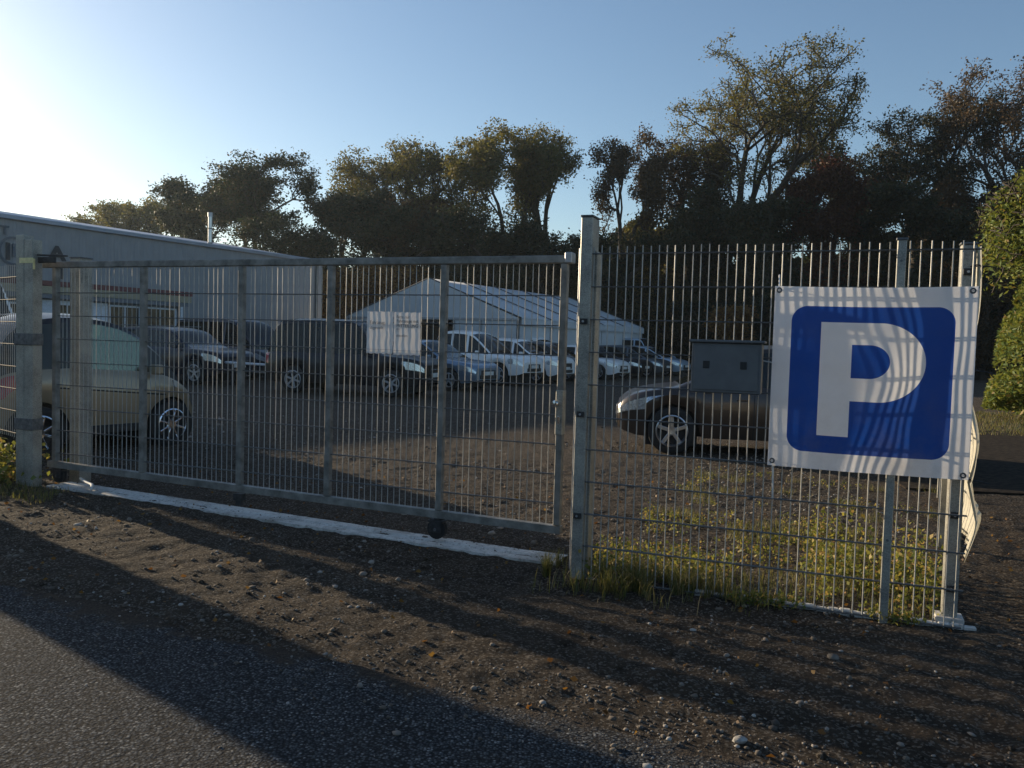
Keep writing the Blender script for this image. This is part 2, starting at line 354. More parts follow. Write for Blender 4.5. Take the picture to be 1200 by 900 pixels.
def build_ground():
    def axis(lo, hi, step, far):
        a = list(np.arange(lo, hi, step)); s = step; x = a[-1]
        while x < far: s *= 1.22; x += s; a.append(x)
        s = step; x = a[0]; b = []
        while x > -far: s *= 1.22; x -= s; b.append(x)
        return np.array(b[::-1] + a)
    xs = axis(-5.2, 4.6, 0.028, 900); ys = axis(1.9, 10, 0.034, 900)
    X, Y = np.meshgrid(xs, ys, indexing='ij'); Z = gh(X, Y)
    V = np.stack([X, Y, Z], -1).reshape(-1, 3); ny = len(ys); i, j = np.meshgrid(np.arange(len(xs) - 1), np.arange(ny - 1), indexing='ij')
    a = (i * ny + j).ravel(); F = np.stack([a, a + ny, a + ny + 1, a + 1], 1)
    tag(link('ground', np_mesh('ground', V, F, M['dirt'], True)), kind='structure')
    # road: sheet with a ragged edge running parallel to the fence
    e = Vector((3.783, -1.655)).normalized(); nn = Vector((e.y, -e.x))       # nn points to the road side
    ts = np.concatenate([np.arange(-120, -6, 4.0), np.arange(-6, 9, 0.03), np.arange(9, 120, 4.0)])
    ws = np.array([0, .02, .06, .14, .3, .6, 1.0, 1.5, 2.2, 3.2, 4.5, 6.5])
    T, W = np.meshgrid(ts, ws, indexing='ij')
    rag = (0.10 * vnoise(T, T * 0, .5, 21) + 0.07 * vnoise(T, T * 0, .13, 22) + 0.035 * vnoise(T, T * 0, .04, 23)) * .7
    Wd = W + rag * np.clip(1 - W / 0.5, 0, 1)
    Xr = -2.782 + e.x * T + nn.x * Wd; Yr = 4.536 + e.y * T + nn.y * Wd
    Zr = gbase(Xr, Yr) + 0.012 + 0.010 * np.clip(W / 0.5, 0, 1) + 0.01 * vnoise(Xr, Yr, 1.1, 5) - 0.028 * (W == 0)
    V = np.stack([Xr, Yr, Zr], -1).reshape(-1, 3); nw = len(ws); i, j = np.meshgrid(np.arange(len(ts) - 1), np.arange(nw - 1), indexing='ij')
    a = (i * nw + j).ravel(); F = np.stack([a, a + 1, a + nw + 1, a + nw], 1)
    tag(link('road', np_mesh('road', V, F, M['asphalt'], True)), kind='structure')
    # dark tarmac path in front of the green tree on the right
    m = MB(); P = [(4.3, 9.0), (30, 5.5), (34, 15.6), (6.6, 16.5), (5.0, 12.5)]
    k = len(P); m.add([(x, y, 0.016) for x, y in P] + [(x, y, -.08) for x, y in P], [(0, 1, 2, 3, 4)] + [(i, i + k, (i + 1) % k + k, (i + 1) % k) for i in range(k)]); tag(m.build('path', M['yard_tarmac']), kind='structure')
build_ground()

def stones(name, pts, sizes, label=None):
    """many small deformed stones as one mesh"""
    t = (1 + 5 ** .5) / 2
    iv = np.array([(-1, t, 0), (1, t, 0), (-1, -t, 0), (1, -t, 0), (0, -1, t), (0, 1, t), (0, -1, -t), (0, 1, -t), (t, 0, -1), (t, 0, 1), (-t, 0, -1), (-t, 0, 1)]) / 1.9
    jf = np.array([(0, 11, 5), (0, 5, 1), (0, 1, 7), (0, 7, 10), (0, 10, 11), (1, 5, 9), (5, 11, 4), (11, 10, 2), (10, 7, 6), (7, 1, 8), (3, 9, 4), (3, 4, 2), (3, 2, 6), (3, 6, 8), (3, 8, 9), (4, 9, 5), (2, 4, 11), (6, 2, 10), (8, 6, 7), (9, 8, 1)])
    n = len(pts); sc = sizes[:, None, None] * (0.6 + 0.8 * rng.random((n, 1, 3))) * np.array([1, 1, 0.6])
    ang = rng.random(n) * 2 * PI; c, s = np.cos(ang), np.sin(ang)
    V = iv[None] * (0.8 + 0.4 * rng.random((n, 12, 1))) * sc
    Vx = V[..., 0] * c[:, None] - V[..., 1] * s[:, None]; Vy = V[..., 0] * s[:, None] + V[..., 1] * c[:, None]
    V = np.stack([Vx, Vy, V[..., 2]], -1) + pts[:, None, :]
    F = (jf[None] + 12 * np.arange(n)[:, None, None]).reshape(-1, 3)
    return link(name, np_mesh(name, V.reshape(-1, 3), F, M['gravel']))
def scatter(n, x0, x1, y0, y1, dens=None):
    X = rng.uniform(x0, x1, n); Y = rng.uniform(y0, y1, n)
    if dens is not None: k = rng.random(n) < dens(X, Y); X, Y = X[k], Y[k]
    return X, Y
def fence_s(X, Y): return (X - MO.x) * U.x + (Y - MO.y) * U.y
def fence_n(X, Y): return (X - MO.x) * N.x + (Y - MO.y) * N.y
def build_gravel():
    X, Y = scatter(30000, -5.5, 5, 2.0, 8.5, lambda X, Y: (roadd(X, Y) < -0.03) * (fence_n(X, Y) > -0.1) * np.clip(0.25 + 1.5 * vnoise(X, Y, .8, 31) + 0.4 * np.clip(X / 3, 0, 1), 0.04, 1))
    sz = 0.004 + 0.006 * rng.random(len(X)) ** 3 + 0.014 * rng.random(len(X)) ** 14
    tag(stones('gravel', np.stack([X, Y, gh(X, Y) + sz * .2], -1), sz), 'loose gravel scattered over the dirt verge between road and fence', 'gravel', kind='stuff')
    X, Y = scatter(26000, -6, 3.6, 5, 15, lambda X, Y: (fence_n(X, Y) < -0.15) * np.clip(0.35 + 1.6 * vnoise(X, Y, 1.1, 33), 0.05, 1))
    sz = 0.006 + 0.008 * rng.random(len(X)) ** 3 + 0.016 * rng.random(len(X)) ** 12
    tag(stones('gravel', np.stack([X, Y, gh(X, Y) + sz * .2], -1), sz), 'brown gravel covering the car park behind the gate', 'gravel', kind='stuff')
build_gravel()
def build_spill():
    X, Y = scatter(26000, -4.5, 3.5, 1.9, 5.6, lambda X, Y: (roadd(X, Y) > -.35) * np.exp(-np.clip(roadd(X, Y), 0, 9) / (.16 + .5 * np.clip(vnoise(X, Y, .6, 37), 0, 1))) * .6)
    sz = 0.003 + 0.005 * rng.random(len(X)) ** 2 + 0.010 * rng.random(len(X)) ** 12; Z = np.where(roadd(X, Y) > -.02, gbase(X, Y) + .022, gh(X, Y))
    tag(stones('gravel', np.stack([X, Y, Z + sz * .2], -1), sz), 'crumbs of dirt and grit spilled over the edge of the asphalt', 'gravel', kind='stuff')
    X, Y = scatter(5000, -5.5, 4.6, 2.2, 8.0, lambda X, Y: (roadd(X, Y) < -0.1) * (fence_n(X, Y) > .02) * np.clip(.1 + 1.6 * vnoise(X, Y, .5, 38), 0.02, 1))
    sz = 0.008 + 0.016 * rng.random(len(X)) ** 3; o = stones('clods', np.stack([X, Y, gh(X, Y) + sz * .1], -1), sz); o.data.materials[0] = M['dirt']
    tag(o, 'small dark clods of earth lying on the verge', 'dirt', kind='stuff')
    X, Y = scatter(9000, -4.4, .6, 5.2, 7.9, lambda X, Y: (np.abs((X - GO.x) * N.x + (Y - GO.y) * N.y) < .15) * np.clip(.12 + 1.4 * vnoise(X, Y, .35, 39), .02, 1))
    sz = 0.003 + 0.006 * rng.random(len(X)) ** 2; o = stones('gravel', np.stack([X, Y, gbase(X, Y) + .012 + sz * .2], -1), sz); tag(o, 'grit and small stones lying on the concrete strip under the gate', 'gravel', kind='stuff')
build_spill()
def single_stone(px, py, sz, label, mat='stone', seed=1):
    r = random.Random(seed); m = MB(); vs = []; nn = 10
    for i in range(6):
        th = PI * i / 5
        for k in range(nn):
            ph = 2 * PI * k / nn; q = 0.85 + 0.3 * r.random()
            vs.append((sz * q * math.sin(th) * math.cos(ph), sz * .75 * q * math.sin(th) * math.sin(ph), sz * .5 * q * math.cos(th)))
    fs = [(i * nn + k, i * nn + (k + 1) % nn, (i + 1) * nn + (k + 1) % nn, (i + 1) * nn + k) for i in range(5) for k in range(nn)]
    m.add(vs, fs); o = m.build('stone', M[mat], None, True, 60, (px, py, gz(px, py) + sz * .25)); tag(o, label, 'stone', 'larger stones on the dirt verge')
single_stone(0.89, 3.06, .028, 'pale rounded stone lying near the road edge, largest at the bottom', 'stone_pale', 3)
single_stone(1.56, 3.9, .03, 'brown stone in the middle of the dirt, below the foot of the sign pole', 'stone', 4)
single_stone(2.56, 3.93, .04, 'grey brown lump of stone on the dirt right of the corner post', 'stone', 5)
single_stone(2.72, 4.1, .032, 'pale broken stone among gravel at the far right of the verge', 'concrete', 6)

# ------------------------------------------------------------------ double-wire mesh, gate and fence
def V3(s, n, z, O=MO): p = O + U * s + N * n; return (p.x, p.y, z)
WR = random.Random(5)
def wire_meshes(z0, z1):
    m = MB(); m.tube([(0, 0, z0), (0, 0, z1)], 0.0035, 6); return m.mesh('vertical_wire', M['wire'], True)
def hwire(s0, s1):   # a pair of 8 mm wires either side of the uprights, clipped to one piece
    m = MB(); m.tube([(s0, -.0075, 0), (s1, -.0075, 0)], 0.004, 6); m.tube([(s0, .0075, 0), (s1, .0075, 0)], 0.004, 6)
    return m.mesh('horizontal_wire', M['hwire'], True)
def mesh_field(parent, s0, s1, z0, z1, zs, n=0.0):
    """local frame of parent: x along the fence, -y toward the road"""
    me = wire_meshes(z0, z1); k = int(round((s1 - s0) / 0.05)); st = (s1 - s0) / k
    for i in range(1, k): link('vertical_wire', me, parent, (s0 + i * st, n, 0), 0)
    mh = hwire(s0, s1)
    for z in zs: link('horizontal_wire', mh, parent, (0, n, z))
def eyebolt(m, x, y, z): m.box((x, y, z), (.03, .012, .03), 0, .003)

def build_gate():
    g = thing('sliding_gate', 'long galvanised sliding gate leaf of steel mesh between two posts', 'gate', (GO.x, GO.y, 0), FA)
    S_ = [-4.67, -3.68, -2.68, -1.86, -0.92, -0.03]; zb = lambda s: 0.20 - 0.016 * s      # bottom rail rises to the left
    MB().box((-2.42, 0, 2.022), (4.86, .05, .052), 0, .005).build('top_rail', M['galv_dark'], g)
    m = MB(); b0, b1 = zb(-4.72), zb(0.02); hw = .03
    m.add([(-4.74, -hw, b0 - .022), (0.0, -hw, b1 - .022), (0.0, hw, b1 - .022), (-4.74, hw, b0 - .022), (-4.74, -hw, b0 + .03), (0.0, -hw, b1 + .03), (0.0, hw, b1 + .03), (-4.74, hw, b0 + .03)],
          [(3, 2, 1, 0), (4, 5, 6, 7), (0, 1, 5, 4), (1, 2, 6, 5), (2, 3, 7, 6), (3, 0, 4, 7)]); m.build('bottom_rail', M['galv_dark'], g)
    for i, s in enumerate(S_):
        lo = zb(s) + .033; hi = 1.993
        MB().box((s, 0, (lo + hi) / 2), (.048, .048, hi - lo), 0, .004).build('stile', M['galv_dark'], g)
    zs = [0.38 + 0.2 * k for k in range(8)]
    wm = {}
    for a, b in zip(S_[:-1], S_[1:]):
        a2, b2 = a + .03, b - .03; k = int(round((b2 - a2) / 0.05)); st = (b2 - a2) / k
        lo = zb((a + b) / 2) + .03
        key = round(lo, 3); m = MB(); m.tube([(0, 0, lo), (0, 0, 1.994)], 0.0033, 6); me = m.mesh('vertical_wire', M['wire'], True)
        for i in range(1, k): link('vertical_wire', me, g, (a2 + i * st + WR.gauss(0, .0012), 0, 0)).rotation_euler = (0, WR.gauss(0, .0012), WR.random() * 6)
        mh = hwire(a2 - .004, b2 + .004)
        for z in zs + ([] if lo > 0.33 else []): link('horizontal_wire', mh, g, (0, 0, z - 0.004 * (a + b) / 2 * 0))
    # wheels under the bottom rail
    for s, r in ((-0.93, .072), (-4.62, .065)):
        x = s; z0 = gz(*V3(s, 0, 0, GO)[:2]) + 0.022
        br = MB()
        br.box((x, -.032, z0 + r * 1.35), (.09, .006, r * 1.3), 0, .002); br.box((x, .032, z0 + r * 1.35), (.09, .006, r * 1.3), 0, .002)
        br.box((x, 0, zb(s) - .047), (.12, .08, .012))
        wb = MB().lathe([(0.012, -.026), (r * .75, -.026), (r, -.02), (r, -.006), (r * .86, 0), (r, .006), (r, .02), (r * .75, .026), (0.012, .026)], 20, (x, 0, z0 + r)).build('wheel', M['rubber'], g, True)
        br.build('bracket', M['dark_metal'], wb)
        MB().tube([(x, -.045, z0 + r), (x, .045, z0 + r)], .011, 10).build('axle', M['zinc_dull'], wb, True)
    x = -2.68; br = MB(); br.box((x, 0, zb(x) - .065), (.08, .05, .05)); br.box((x, 0, zb(x) - .11), (.05, .03, .045)); br.build('guide_bracket', M['dark_metal'], g)
    # latch side
    MB().box((0.005, -.005, 2.03), (.05, .09, .072), 0, .006).build('end_cap', M['alloy_dull'], g)
    MB().box((-.03, -.002, 1.0), (.052, .068, .30), 0, .004).build('lock_box', M['galv'], g)
    kn = MB().lathe([(0.0, -.036), (.018, -.034), (.024, -.02), (.020, -.006), (.010, 0), (.010, .03)], 16, (-.045, -.062, 1.06)); kn.build('door_knob', M['chrome'], g, True)
    MB().box((-.03, -.042, 0.95), (.016, .008, .05), 0, .002).build('keyhole_plate', M['chrome'], g)
    return g
gate = build_gate()

def post(name, label, x, y, z0, z1, wx, wy, group=None, rz=FA, cat='post', cap=True, clamps=(), clampside=-1):
    t = thing(name, label, cat, (x, y, z0), rz, group); h = z1 - z0
    MB().box((0, 0, h / 2), (wx, wy, h), 0, .006).build('shaft', M['galv'], t)
    if cap: MB().box((0, 0, h + .006), (wx + .008, wy + .008, .012), 0, .003).build('cap', M['zinc_dull'], t)
    for z in clamps:
        c = MB().box((0, clampside * (wy / 2 + .008), z - z0), (.05, .012, .035), 0, .003).build('clamp', M['dark_metal'], t)
        MB().tube([(0, clampside * (wy / 2 + .012), z - z0), (0, clampside * (wy / 2 + .022), z - z0)], .007, 8).build('bolt', M['alloy_dull'], c, True)
    return t

def build_fence():
    zs = [0.0 + 0.2 * k for k in range(11)]
    p = thing('mesh_fence', 'galvanised double wire fence panel standing between gate post and corner post', 'fence', (MO.x, MO.y, 0), FA)
    me = MB().tube([(0, 0, -.01), (0, 0, 2.045)], 0.0035, 6).mesh('vertical_wire', M['wire'], True)
    for i in range(42): link('vertical_wire', me, p, (0.04 + i * .05 + WR.gauss(0, .0012), -.055, 0.012 + WR.gauss(0, .003))).rotation_euler = (0, WR.gauss(0, .0014), WR.random() * 6)
    mh = hwire(-.045, 2.125)
    for k, z in enumerate(zs): link('horizontal_wire', mh, p, (0, -.055, z + .012))
    # low edging kerb at the foot of the fence
    m = MB(); n = 24
    for i in range(n):
        a, b = .72 + (2.2 - .72) * i / n, .72 + (2.2 - .72) * (i + 1) / n
        m.box(((a + b) / 2, -.03, .0 + .004 * math.sin(i * 2.1)), ((b - a) * .995, .035, .05), 0, .006)
    ed = m.build('edging_strip', M['concrete'], None); ed.location = (MO.x, MO.y, 0); ed.rotation_euler = (0, 0, FA)
    tag(ed, 'narrow concrete edging strip along the foot of the right fence panel', 'kerb')
    q = MO + U * 0.0 + N * 0.0
    # catch post: two tubes side by side
    t = post('gate_post', 'tall galvanised catch post where gate meets the right fence panel', q.x - .005, q.y, 0.0, 2.235, .075, .15, clamps=(.4, 1.03, 1.6))
    MB().box((.049, .02, 1.0), (.022, .10, 2.06), 0, .003).build('side_channel', M['galv'], t)
    MB().box((-.045, -.02, 1.05), (.014, .06, 2.0), 0, .003).build('stop_strip', M['alloy_dull'], t)
    # corner post
    q = MO + U * 2.075 + N * (-.045)
    t = post('corner_post', 'pale square corner post right of the parking banner', q.x, q.y, 0.02, 2.045, .075, .065, clamps=(.2, .6, 1.9))
    MB().box((0, 0, .012), (.14, .13, .03), 0, .005).build('foot_plate', M['concrete'], t)
    # sign pole in front of the fence
    t = thing('sign_pole', 'slim steel pole standing in the dirt in front of the fence behind the banner', 'pole', V3(1.745, .088, -.05), FA)
    MB().box((0, 0, 1.055), (.046, .030, 2.11), 0, .004).build('shaft', M['galv'], t)
    MB().box((0, 0, 2.115), (.058, .042, .014), 0, .003).build('cap', M['zinc_dull'], t)
    for z in (2.0, 1.02, .5): MB().tube([(0, -.02, z), (0, .04, z)], .007, 8).build('bolt', M['zinc_dull'], t, True)
build_fence()

def build_left():
    # two tubes of the left guide post, tape on top, and the roller post behind the gate
    t = thing('gate_post', 'doubled galvanised guide post at the left end of the gate, yellow tape near its top', 'post', (-4.17, 7.21, 0.02), FA)
    MB().box((-.052, 0, 1.12), (.098, .10, 2.24), 0, .006).build('shaft', M['galv'], t)
    MB().box((.050, 0, 1.10), (.098, .10, 2.20), 0, .006).build('shaft', M['galv'], t)
    for z in (.62, 1.35): MB().box((0, -.004, z), (.215, .115, .10), 0, .004).build('clamp', M['zinc_dull'], t)
    tp = MB(); tp.box((0.03, -.053, 2.02), (.16, .004, .045)); tp.box((.112, -.045, 1.99), (.004, .02, .09)); tp.build('tape', M['tape_yellow'], t)
    br = MB(); br.box((.18, .02, 2.03), (.20, .03, .05), 0, .004); br.tube([(.10, 0, 2.07), (.42, .02, 2.06)], .008, 6); br.build('guide_arm', M['dark_metal'], t)
    t = post('roller_post', 'square galvanised roller post just behind the left end of the gate', -3.90, 7.55, 0.05, 2.10, .13, .13)
    # fence panel going away to the left
    d = Vector((-.760, .650, 0)); o = Vector((-4.22, 7.30, 0)); a = math.atan2(d.y, d.x)
    p = thing('mesh_fence', 'double wire fence panel running away at the far left beyond the guide post', 'fence', (o.x, o.y, 0), a)
    me = MB().tube([(0, 0, .48), (0, 0, 2.03)], 0.0035, 6).mesh('vertical_wire', M['wire'], True)
    for i in range(36): link('vertical_wire', me, p, (0.1 + i * .05, 0, 0))
    mh = hwire(0.06, 1.9); mh.materials[0] = M['rubber']
    for k in range(8): link('horizontal_wire', mh, p, (0, 0, .52 + .2 * k))
    e = o + d * 1.93
    post('fence_post', 'galvanised end post of the far left fence panel', e.x, e.y, 0.05, 2.1, .06, .06, rz=a)
    # unseen board added past the left edge; its shadow crosses verge and road
    c = Vector((-6.75, 7.78, 0)); pr = math.atan2(.797, .605)
    t = thing('notice_board', 'tall solid notice board on two posts standing left of the gate', 'sign', (c.x, c.y, 0.0), pr)
    MB().box((0, 0, 1.45), (.80, .05, 2.5), 0, .006).build('board', M['box_grey'], t)
    for x in (-.3, .3): MB().box((x, .05, 1.3), (.06, .045, 2.6), 0, .004).build('leg', M['galv'], t)
build_left()

def build_side_fence():
    c = MO + U * 2.10 + N * (-.02); d = Vector((.450, .893, 0)).normalized(); a = math.atan2(d.y, d.x)
    p = thing('mesh_fence', 'double wire side fence running back from the corner post behind the banner', 'fence', (c.x, c.y, 0), a)
    me = MB().tube([(0, 0, 0), (0, 0, 2.05)], 0.0035, 6).mesh('vertical_wire', M['wire'], True)
    L = 7.5
    for i in range(int(L / .05) - 1): link('vertical_wire', me, p, (0.07 + i * .05, 0, 0))
    mh = hwire(0.02, L)
    for k in range(11): link('horizontal_wire', mh, p, (0, 0, .012 + .2 * k))
    for i, (s, l) in enumerate(((2.02, 'first post of the side fence behind the corner post'), (4.5, 'middle post of the side fence, behind the banner'), (7.0, 'last post of the side fence, farthest from the corner'))):
        q = c + d * s; n = Vector((-d.y, d.x, 0)); q = q + n * .045
        post('fence_post', 'galvanised ' + l, q.x, q.y, 0.0, 1.93, .06, .06, rz=a, group='posts of the side fence')
    # white tarp tied on the outer side, bulging
    n = Vector((d.y, -d.x, 0)); vs = []; nu, nv = 26, 40
    for i in range(nu + 1):
        s = -0.05 + 2.05 * i / nu
        for j in range(nv + 1):
            tt = j / nv; z = 0.36 + (2.03 - .36) * tt
            tie = abs(math.sin(PI * tt * 4.0)) ** .8
            up_ = min(1, max(0, (z - 1.0) / .3)); bl = .022 + .016 * tie * (1 - .75 * up_) * math.sin(min(1, (i + 4.5) / 6) * PI / 2) * (1 + .6 * math.sin(s * 3.0 + z * 2)) + .012 * math.sin(s * 21 + z * 5) + (.03 if tt < .14 else 0) * math.sin(s * 4)
            bl += .020 * math.exp(-((z - .95) / .25) ** 2) + .024 * math.exp(-((z - .55) / .12) ** 2) - .02 * math.exp(-((z - 1.35) / .2) ** 2)
            q = c + d * s + n * (bl + .005); vs.append((q.x, q.y, z + .02 * math.sin(s * 2.4) * (1 - tt)))
    fs = [(i * (nv + 1) + j, (i + 1) * (nv + 1) + j, (i + 1) * (nv + 1) + j + 1, i * (nv + 1) + j + 1) for i in range(nu) for j in range(nv)]
    m = MB().add(vs, fs); t = m.build('privacy_tarp', M['tarp'], None, True, 180); tag(t, 'creamy white tarpaulin tied along the outside of the side fence, lit by low sun', 'tarpaulin')
    md = t.modifiers.new('thickness', 'SOLIDIFY'); md.thickness = .0015
    # cable ties with loose ends
    for z, l in ((1.93, 'top'), (1.38, 'middle'), (.80, 'lower')):
        q = c + n * .02; m = MB(); r = .035
        m.tube([(q.x + r * math.cos(k * PI / 6), q.y + r * math.sin(k * PI / 6) * .8, z + .004 * math.sin(k)) for k in range(13)], .0035, 6)
        m.tube([(q.x - .02, q.y - .03, z), (q.x + .05, q.y - .04, z - .005), (q.x + .10, q.y - .045, z - .018)], .003, 5)
        tag(m.build('cable_tie', M['dark_metal'], None, True), l + ' cable tie holding the tarpaulin to the fence corner', 'cable tie', 'cable ties at the fence corner')
build_side_fence()

def build_banner():
    n = 70; vs = []; uv = []
    for j in range(n + 1):
        for i in range(n + 1):
            u, v = i / n, j / n
            edge = math.sin(PI * u) ** .6 * (0.35 + .65 * math.sin(PI * v)) if 0 < u < 1 else 0
            y = -.0035 * math.sin(u * 19 + v * 4 + 1.5 * math.sin(v * 5)) * edge - .009 * math.sin(u * 7.5 - v * 5.5) * edge - .002 * math.sin(v * 17 + u * 9) * edge - .018 * math.sin(PI * u) * math.sin(PI * v)
            sag = -.008 * math.sin(PI * u) * (v) - .01 * math.sin(PI * u) * (1 - v) * .5
            vs.append((1.112 + 1.0 * u, -.135 + y * (1 + .3 * (y > 0)), .813 + 1.0 * v + sag)); uv.append((u, v))
    fs = [(j * (n + 1) + i, j * (n + 1) + i + 1, (j + 1) * (n + 1) + i + 1, (j + 1) * (n + 1) + i) for j in range(n) for i in range(n)]
    t = thing('parking_banner', 'white vinyl banner with a white letter P on a blue rounded square', 'banner', (MO.x, MO.y, 0), FA)
    m = MB().add(vs, fs); o = m.build('printed_sheet', M['banner'], t, True, 180)
    ul = o.data.uv_layers.new(name='UVMap')
    for lp in o.data.loops: ul.data[lp.index].uv = uv[lp.vertex_index]
    for (x, z) in ((1.135, 1.79), (2.085, 1.79), (1.135, .84), (2.085, .835)):
        e = MB().lathe([(.007, -.002), (.009, -.005), (.014, -.005), (.016, -.001)], 16, (x, -.136, z)).build('eyelet', M['zinc_dull'], t, True)
        m = MB(); m.tube([(x, -.14, z), (x + .004, -.10, z + .015), (x - .004, -.05, z + .02)], .003, 6); m.build('tie', M['rope_white'], e, True)
    m = MB(); m.tube([(1.135, -.13, 1.79), (1.128, -.08, 1.88)], .004, 6); m.tube([(1.14, -.13, .84), (1.144, -.085, .62)], .006, 6); m.tube([(1.13, -.13, 1.385), (1.06, -.09, 1.395)], .004, 6)
    m.build('loose_strap', M['rope_white'], t, True)
build_banner()

def build_box():
    t = thing('meter_box', 'grey metal cabinet with two square locks fixed to the fence left of the banner', 'box', (MO.x, MO.y, 0), FA)
    x0, x1, z0, z1 = .675, 1.06, 1.205, 1.49; cx = (x0 + x1) / 2
    MB().box((cx, -.125, (z0 + z1) / 2), (x1 - x0, .12, z1 - z0), 0, .006).build('cabinet', M['box_grey'], t)
    MB().box((cx, -.128, z1 + .008), (x1 - x0 + .03, .15, .016), 0, .004).build('lid', M['box_grey'], t)
    MB().box((cx, -.188, (z0 + z1) / 2), (x1 - x0 - .03, .006, z1 - z0 - .035), 0, .002).build('door', M['box_grey'], t)
    for x in (x0 + .085, x1 - .095):
        l = MB().box((x, -.193, z0 + .16), (.036, .006, .042), 0, .002).build('lock', M['black_plastic'], t)
build_box()

def text_mesh(txt, size, off=0.0):
    c = bpy.data.curves.new('t', 'FONT'); c.body = txt; c.size = size; c.align_x = 'LEFT'; c.offset = off
    o = bpy.data.objects.new('t', c); COL.objects.link(o); bpy.context.view_layer.update()
    me = bpy.data.meshes.new_from_object(o); bpy.data.objects.remove(o); return me
def build_papers():
    for k, (s0, s1, lab, lines) in enumerate(((-1.525, -1.308, 'left paper notice in a plastic sleeve tied to the gate', ((.028, .215, 'Fahrzeug', .034, 'ink_soft'), (.028, .178, 'abgestellt', .030, 'ink_soft'))),
            (-1.300, -1.085, 'right paper notice in a plastic sleeve on the gate, with bold lines of text', ((.024, .262, 'Bitte nur', .030, 'ink_soft'), (.024, .232, 'Fahrzeuge mit', .032, 'ink'), (.024, .198, 'MITTEILUNG', .033, 'ink'), (.024, .168, '!!!', .032, 'ink'), (.024, .130, 'abstellen', .026, 'ink_soft'))))):
        t = thing('paper_notice', lab, 'notice', (GO.x, GO.y, 0), FA, 'paper notices on the gate'); z0, w_, h_ = 1.352 - .004 * k, s1 - s0, .305
        n = 14; vs = [(s0 + w_ * i / n, -.034 - .0010 * math.sin(i * 1.1 + k) * math.sin(j * .5 + 1) - .0010 * math.sin(j * 1.3), z0 + h_ * j / n + .003 * math.sin(i * 1.9) * (j in (0, n))) for j in range(n + 1) for i in range(n + 1)]
        fs = [(j * (n + 1) + i, j * (n + 1) + i + 1, (j + 1) * (n + 1) + i + 1, (j + 1) * (n + 1) + i) for j in range(n) for i in range(n)]
        sh = MB().add(vs, fs).build('sheet', M['paper'], t, True, 180)
        for x, z, tx, sz, mt in lines:
            me = text_mesh(tx, sz); me.materials.clear(); me.materials.append(M[mt])
            ww = max(v.co.x for v in me.vertices); sx = min(1, (w_ - .03 - x * .4) / ww)
            for v in me.vertices: v.co = (s0 + x + v.co.x * sx, -.0412, z0 + z + v.co.y)
            link('text_line', me, sh)
        MB().box(((s0 + s1) / 2, -.0402, z0 + .03), (w_, .0012, .0015)).build('sleeve_seam', M['ink_soft'], sh)
build_papers()

def build_strip():
    # concrete foundation under the gate with the steel rail set in it, ragged edges
    n = 110; vs = []
    s0, s1 = -4.62, .02
    for i in range(n + 1):
        s = s0 + (s1 - s0) * i / n; r = random.Random(i * 3 + 1)
        a = V3(s, .135 + .008 * r.random(), 0, GO); b = V3(s, -.105 - .012 * r.random(), 0, GO); c1 = V3(s, .062, 0, GO); c2 = V3(s, .040, 0, GO)
        z = float(gbase(a[0], a[1])) + .010
        vs += [(a[0], a[1], z - .06), (a[0], a[1], z), (c1[0], c1[1], z + .004), (c2[0], c2[1], z - .012), (V3(s, .018, 0, GO)[0], V3(s, .018, 0, GO)[1], z - .012), (V3(s, -.004, 0, GO)[0], V3(s, -.004, 0, GO)[1], z + .004), (b[0], b[1], z), (b[0], b[1], z - .06)]
    fs = [(i * 8 + k, (i + 1) * 8 + k, (i + 1) * 8 + k + 1, i * 8 + k + 1) for i in range(n) for k in range(7)]
    t = MB().add(vs, fs).build('gate_foundation', M['concrete'], None); tag(t, 'pale concrete strip in the ground under the sliding gate with a rail groove', 'kerb')
    # bent white cable at its left end
    m = MB(); P = [V3(-4.55, -.15, .14, GO), V3(-4.35, -.02, .15, GO), V3(-4.22, .02, .14, GO), V3(-4.14, .10, .12, GO)]
    m.tube(P, .012, 6); tag(m.build('hose', M['rope_white'], None, True), 'short pale hose lying by the left end of the concrete strip', 'hose')
build_strip()

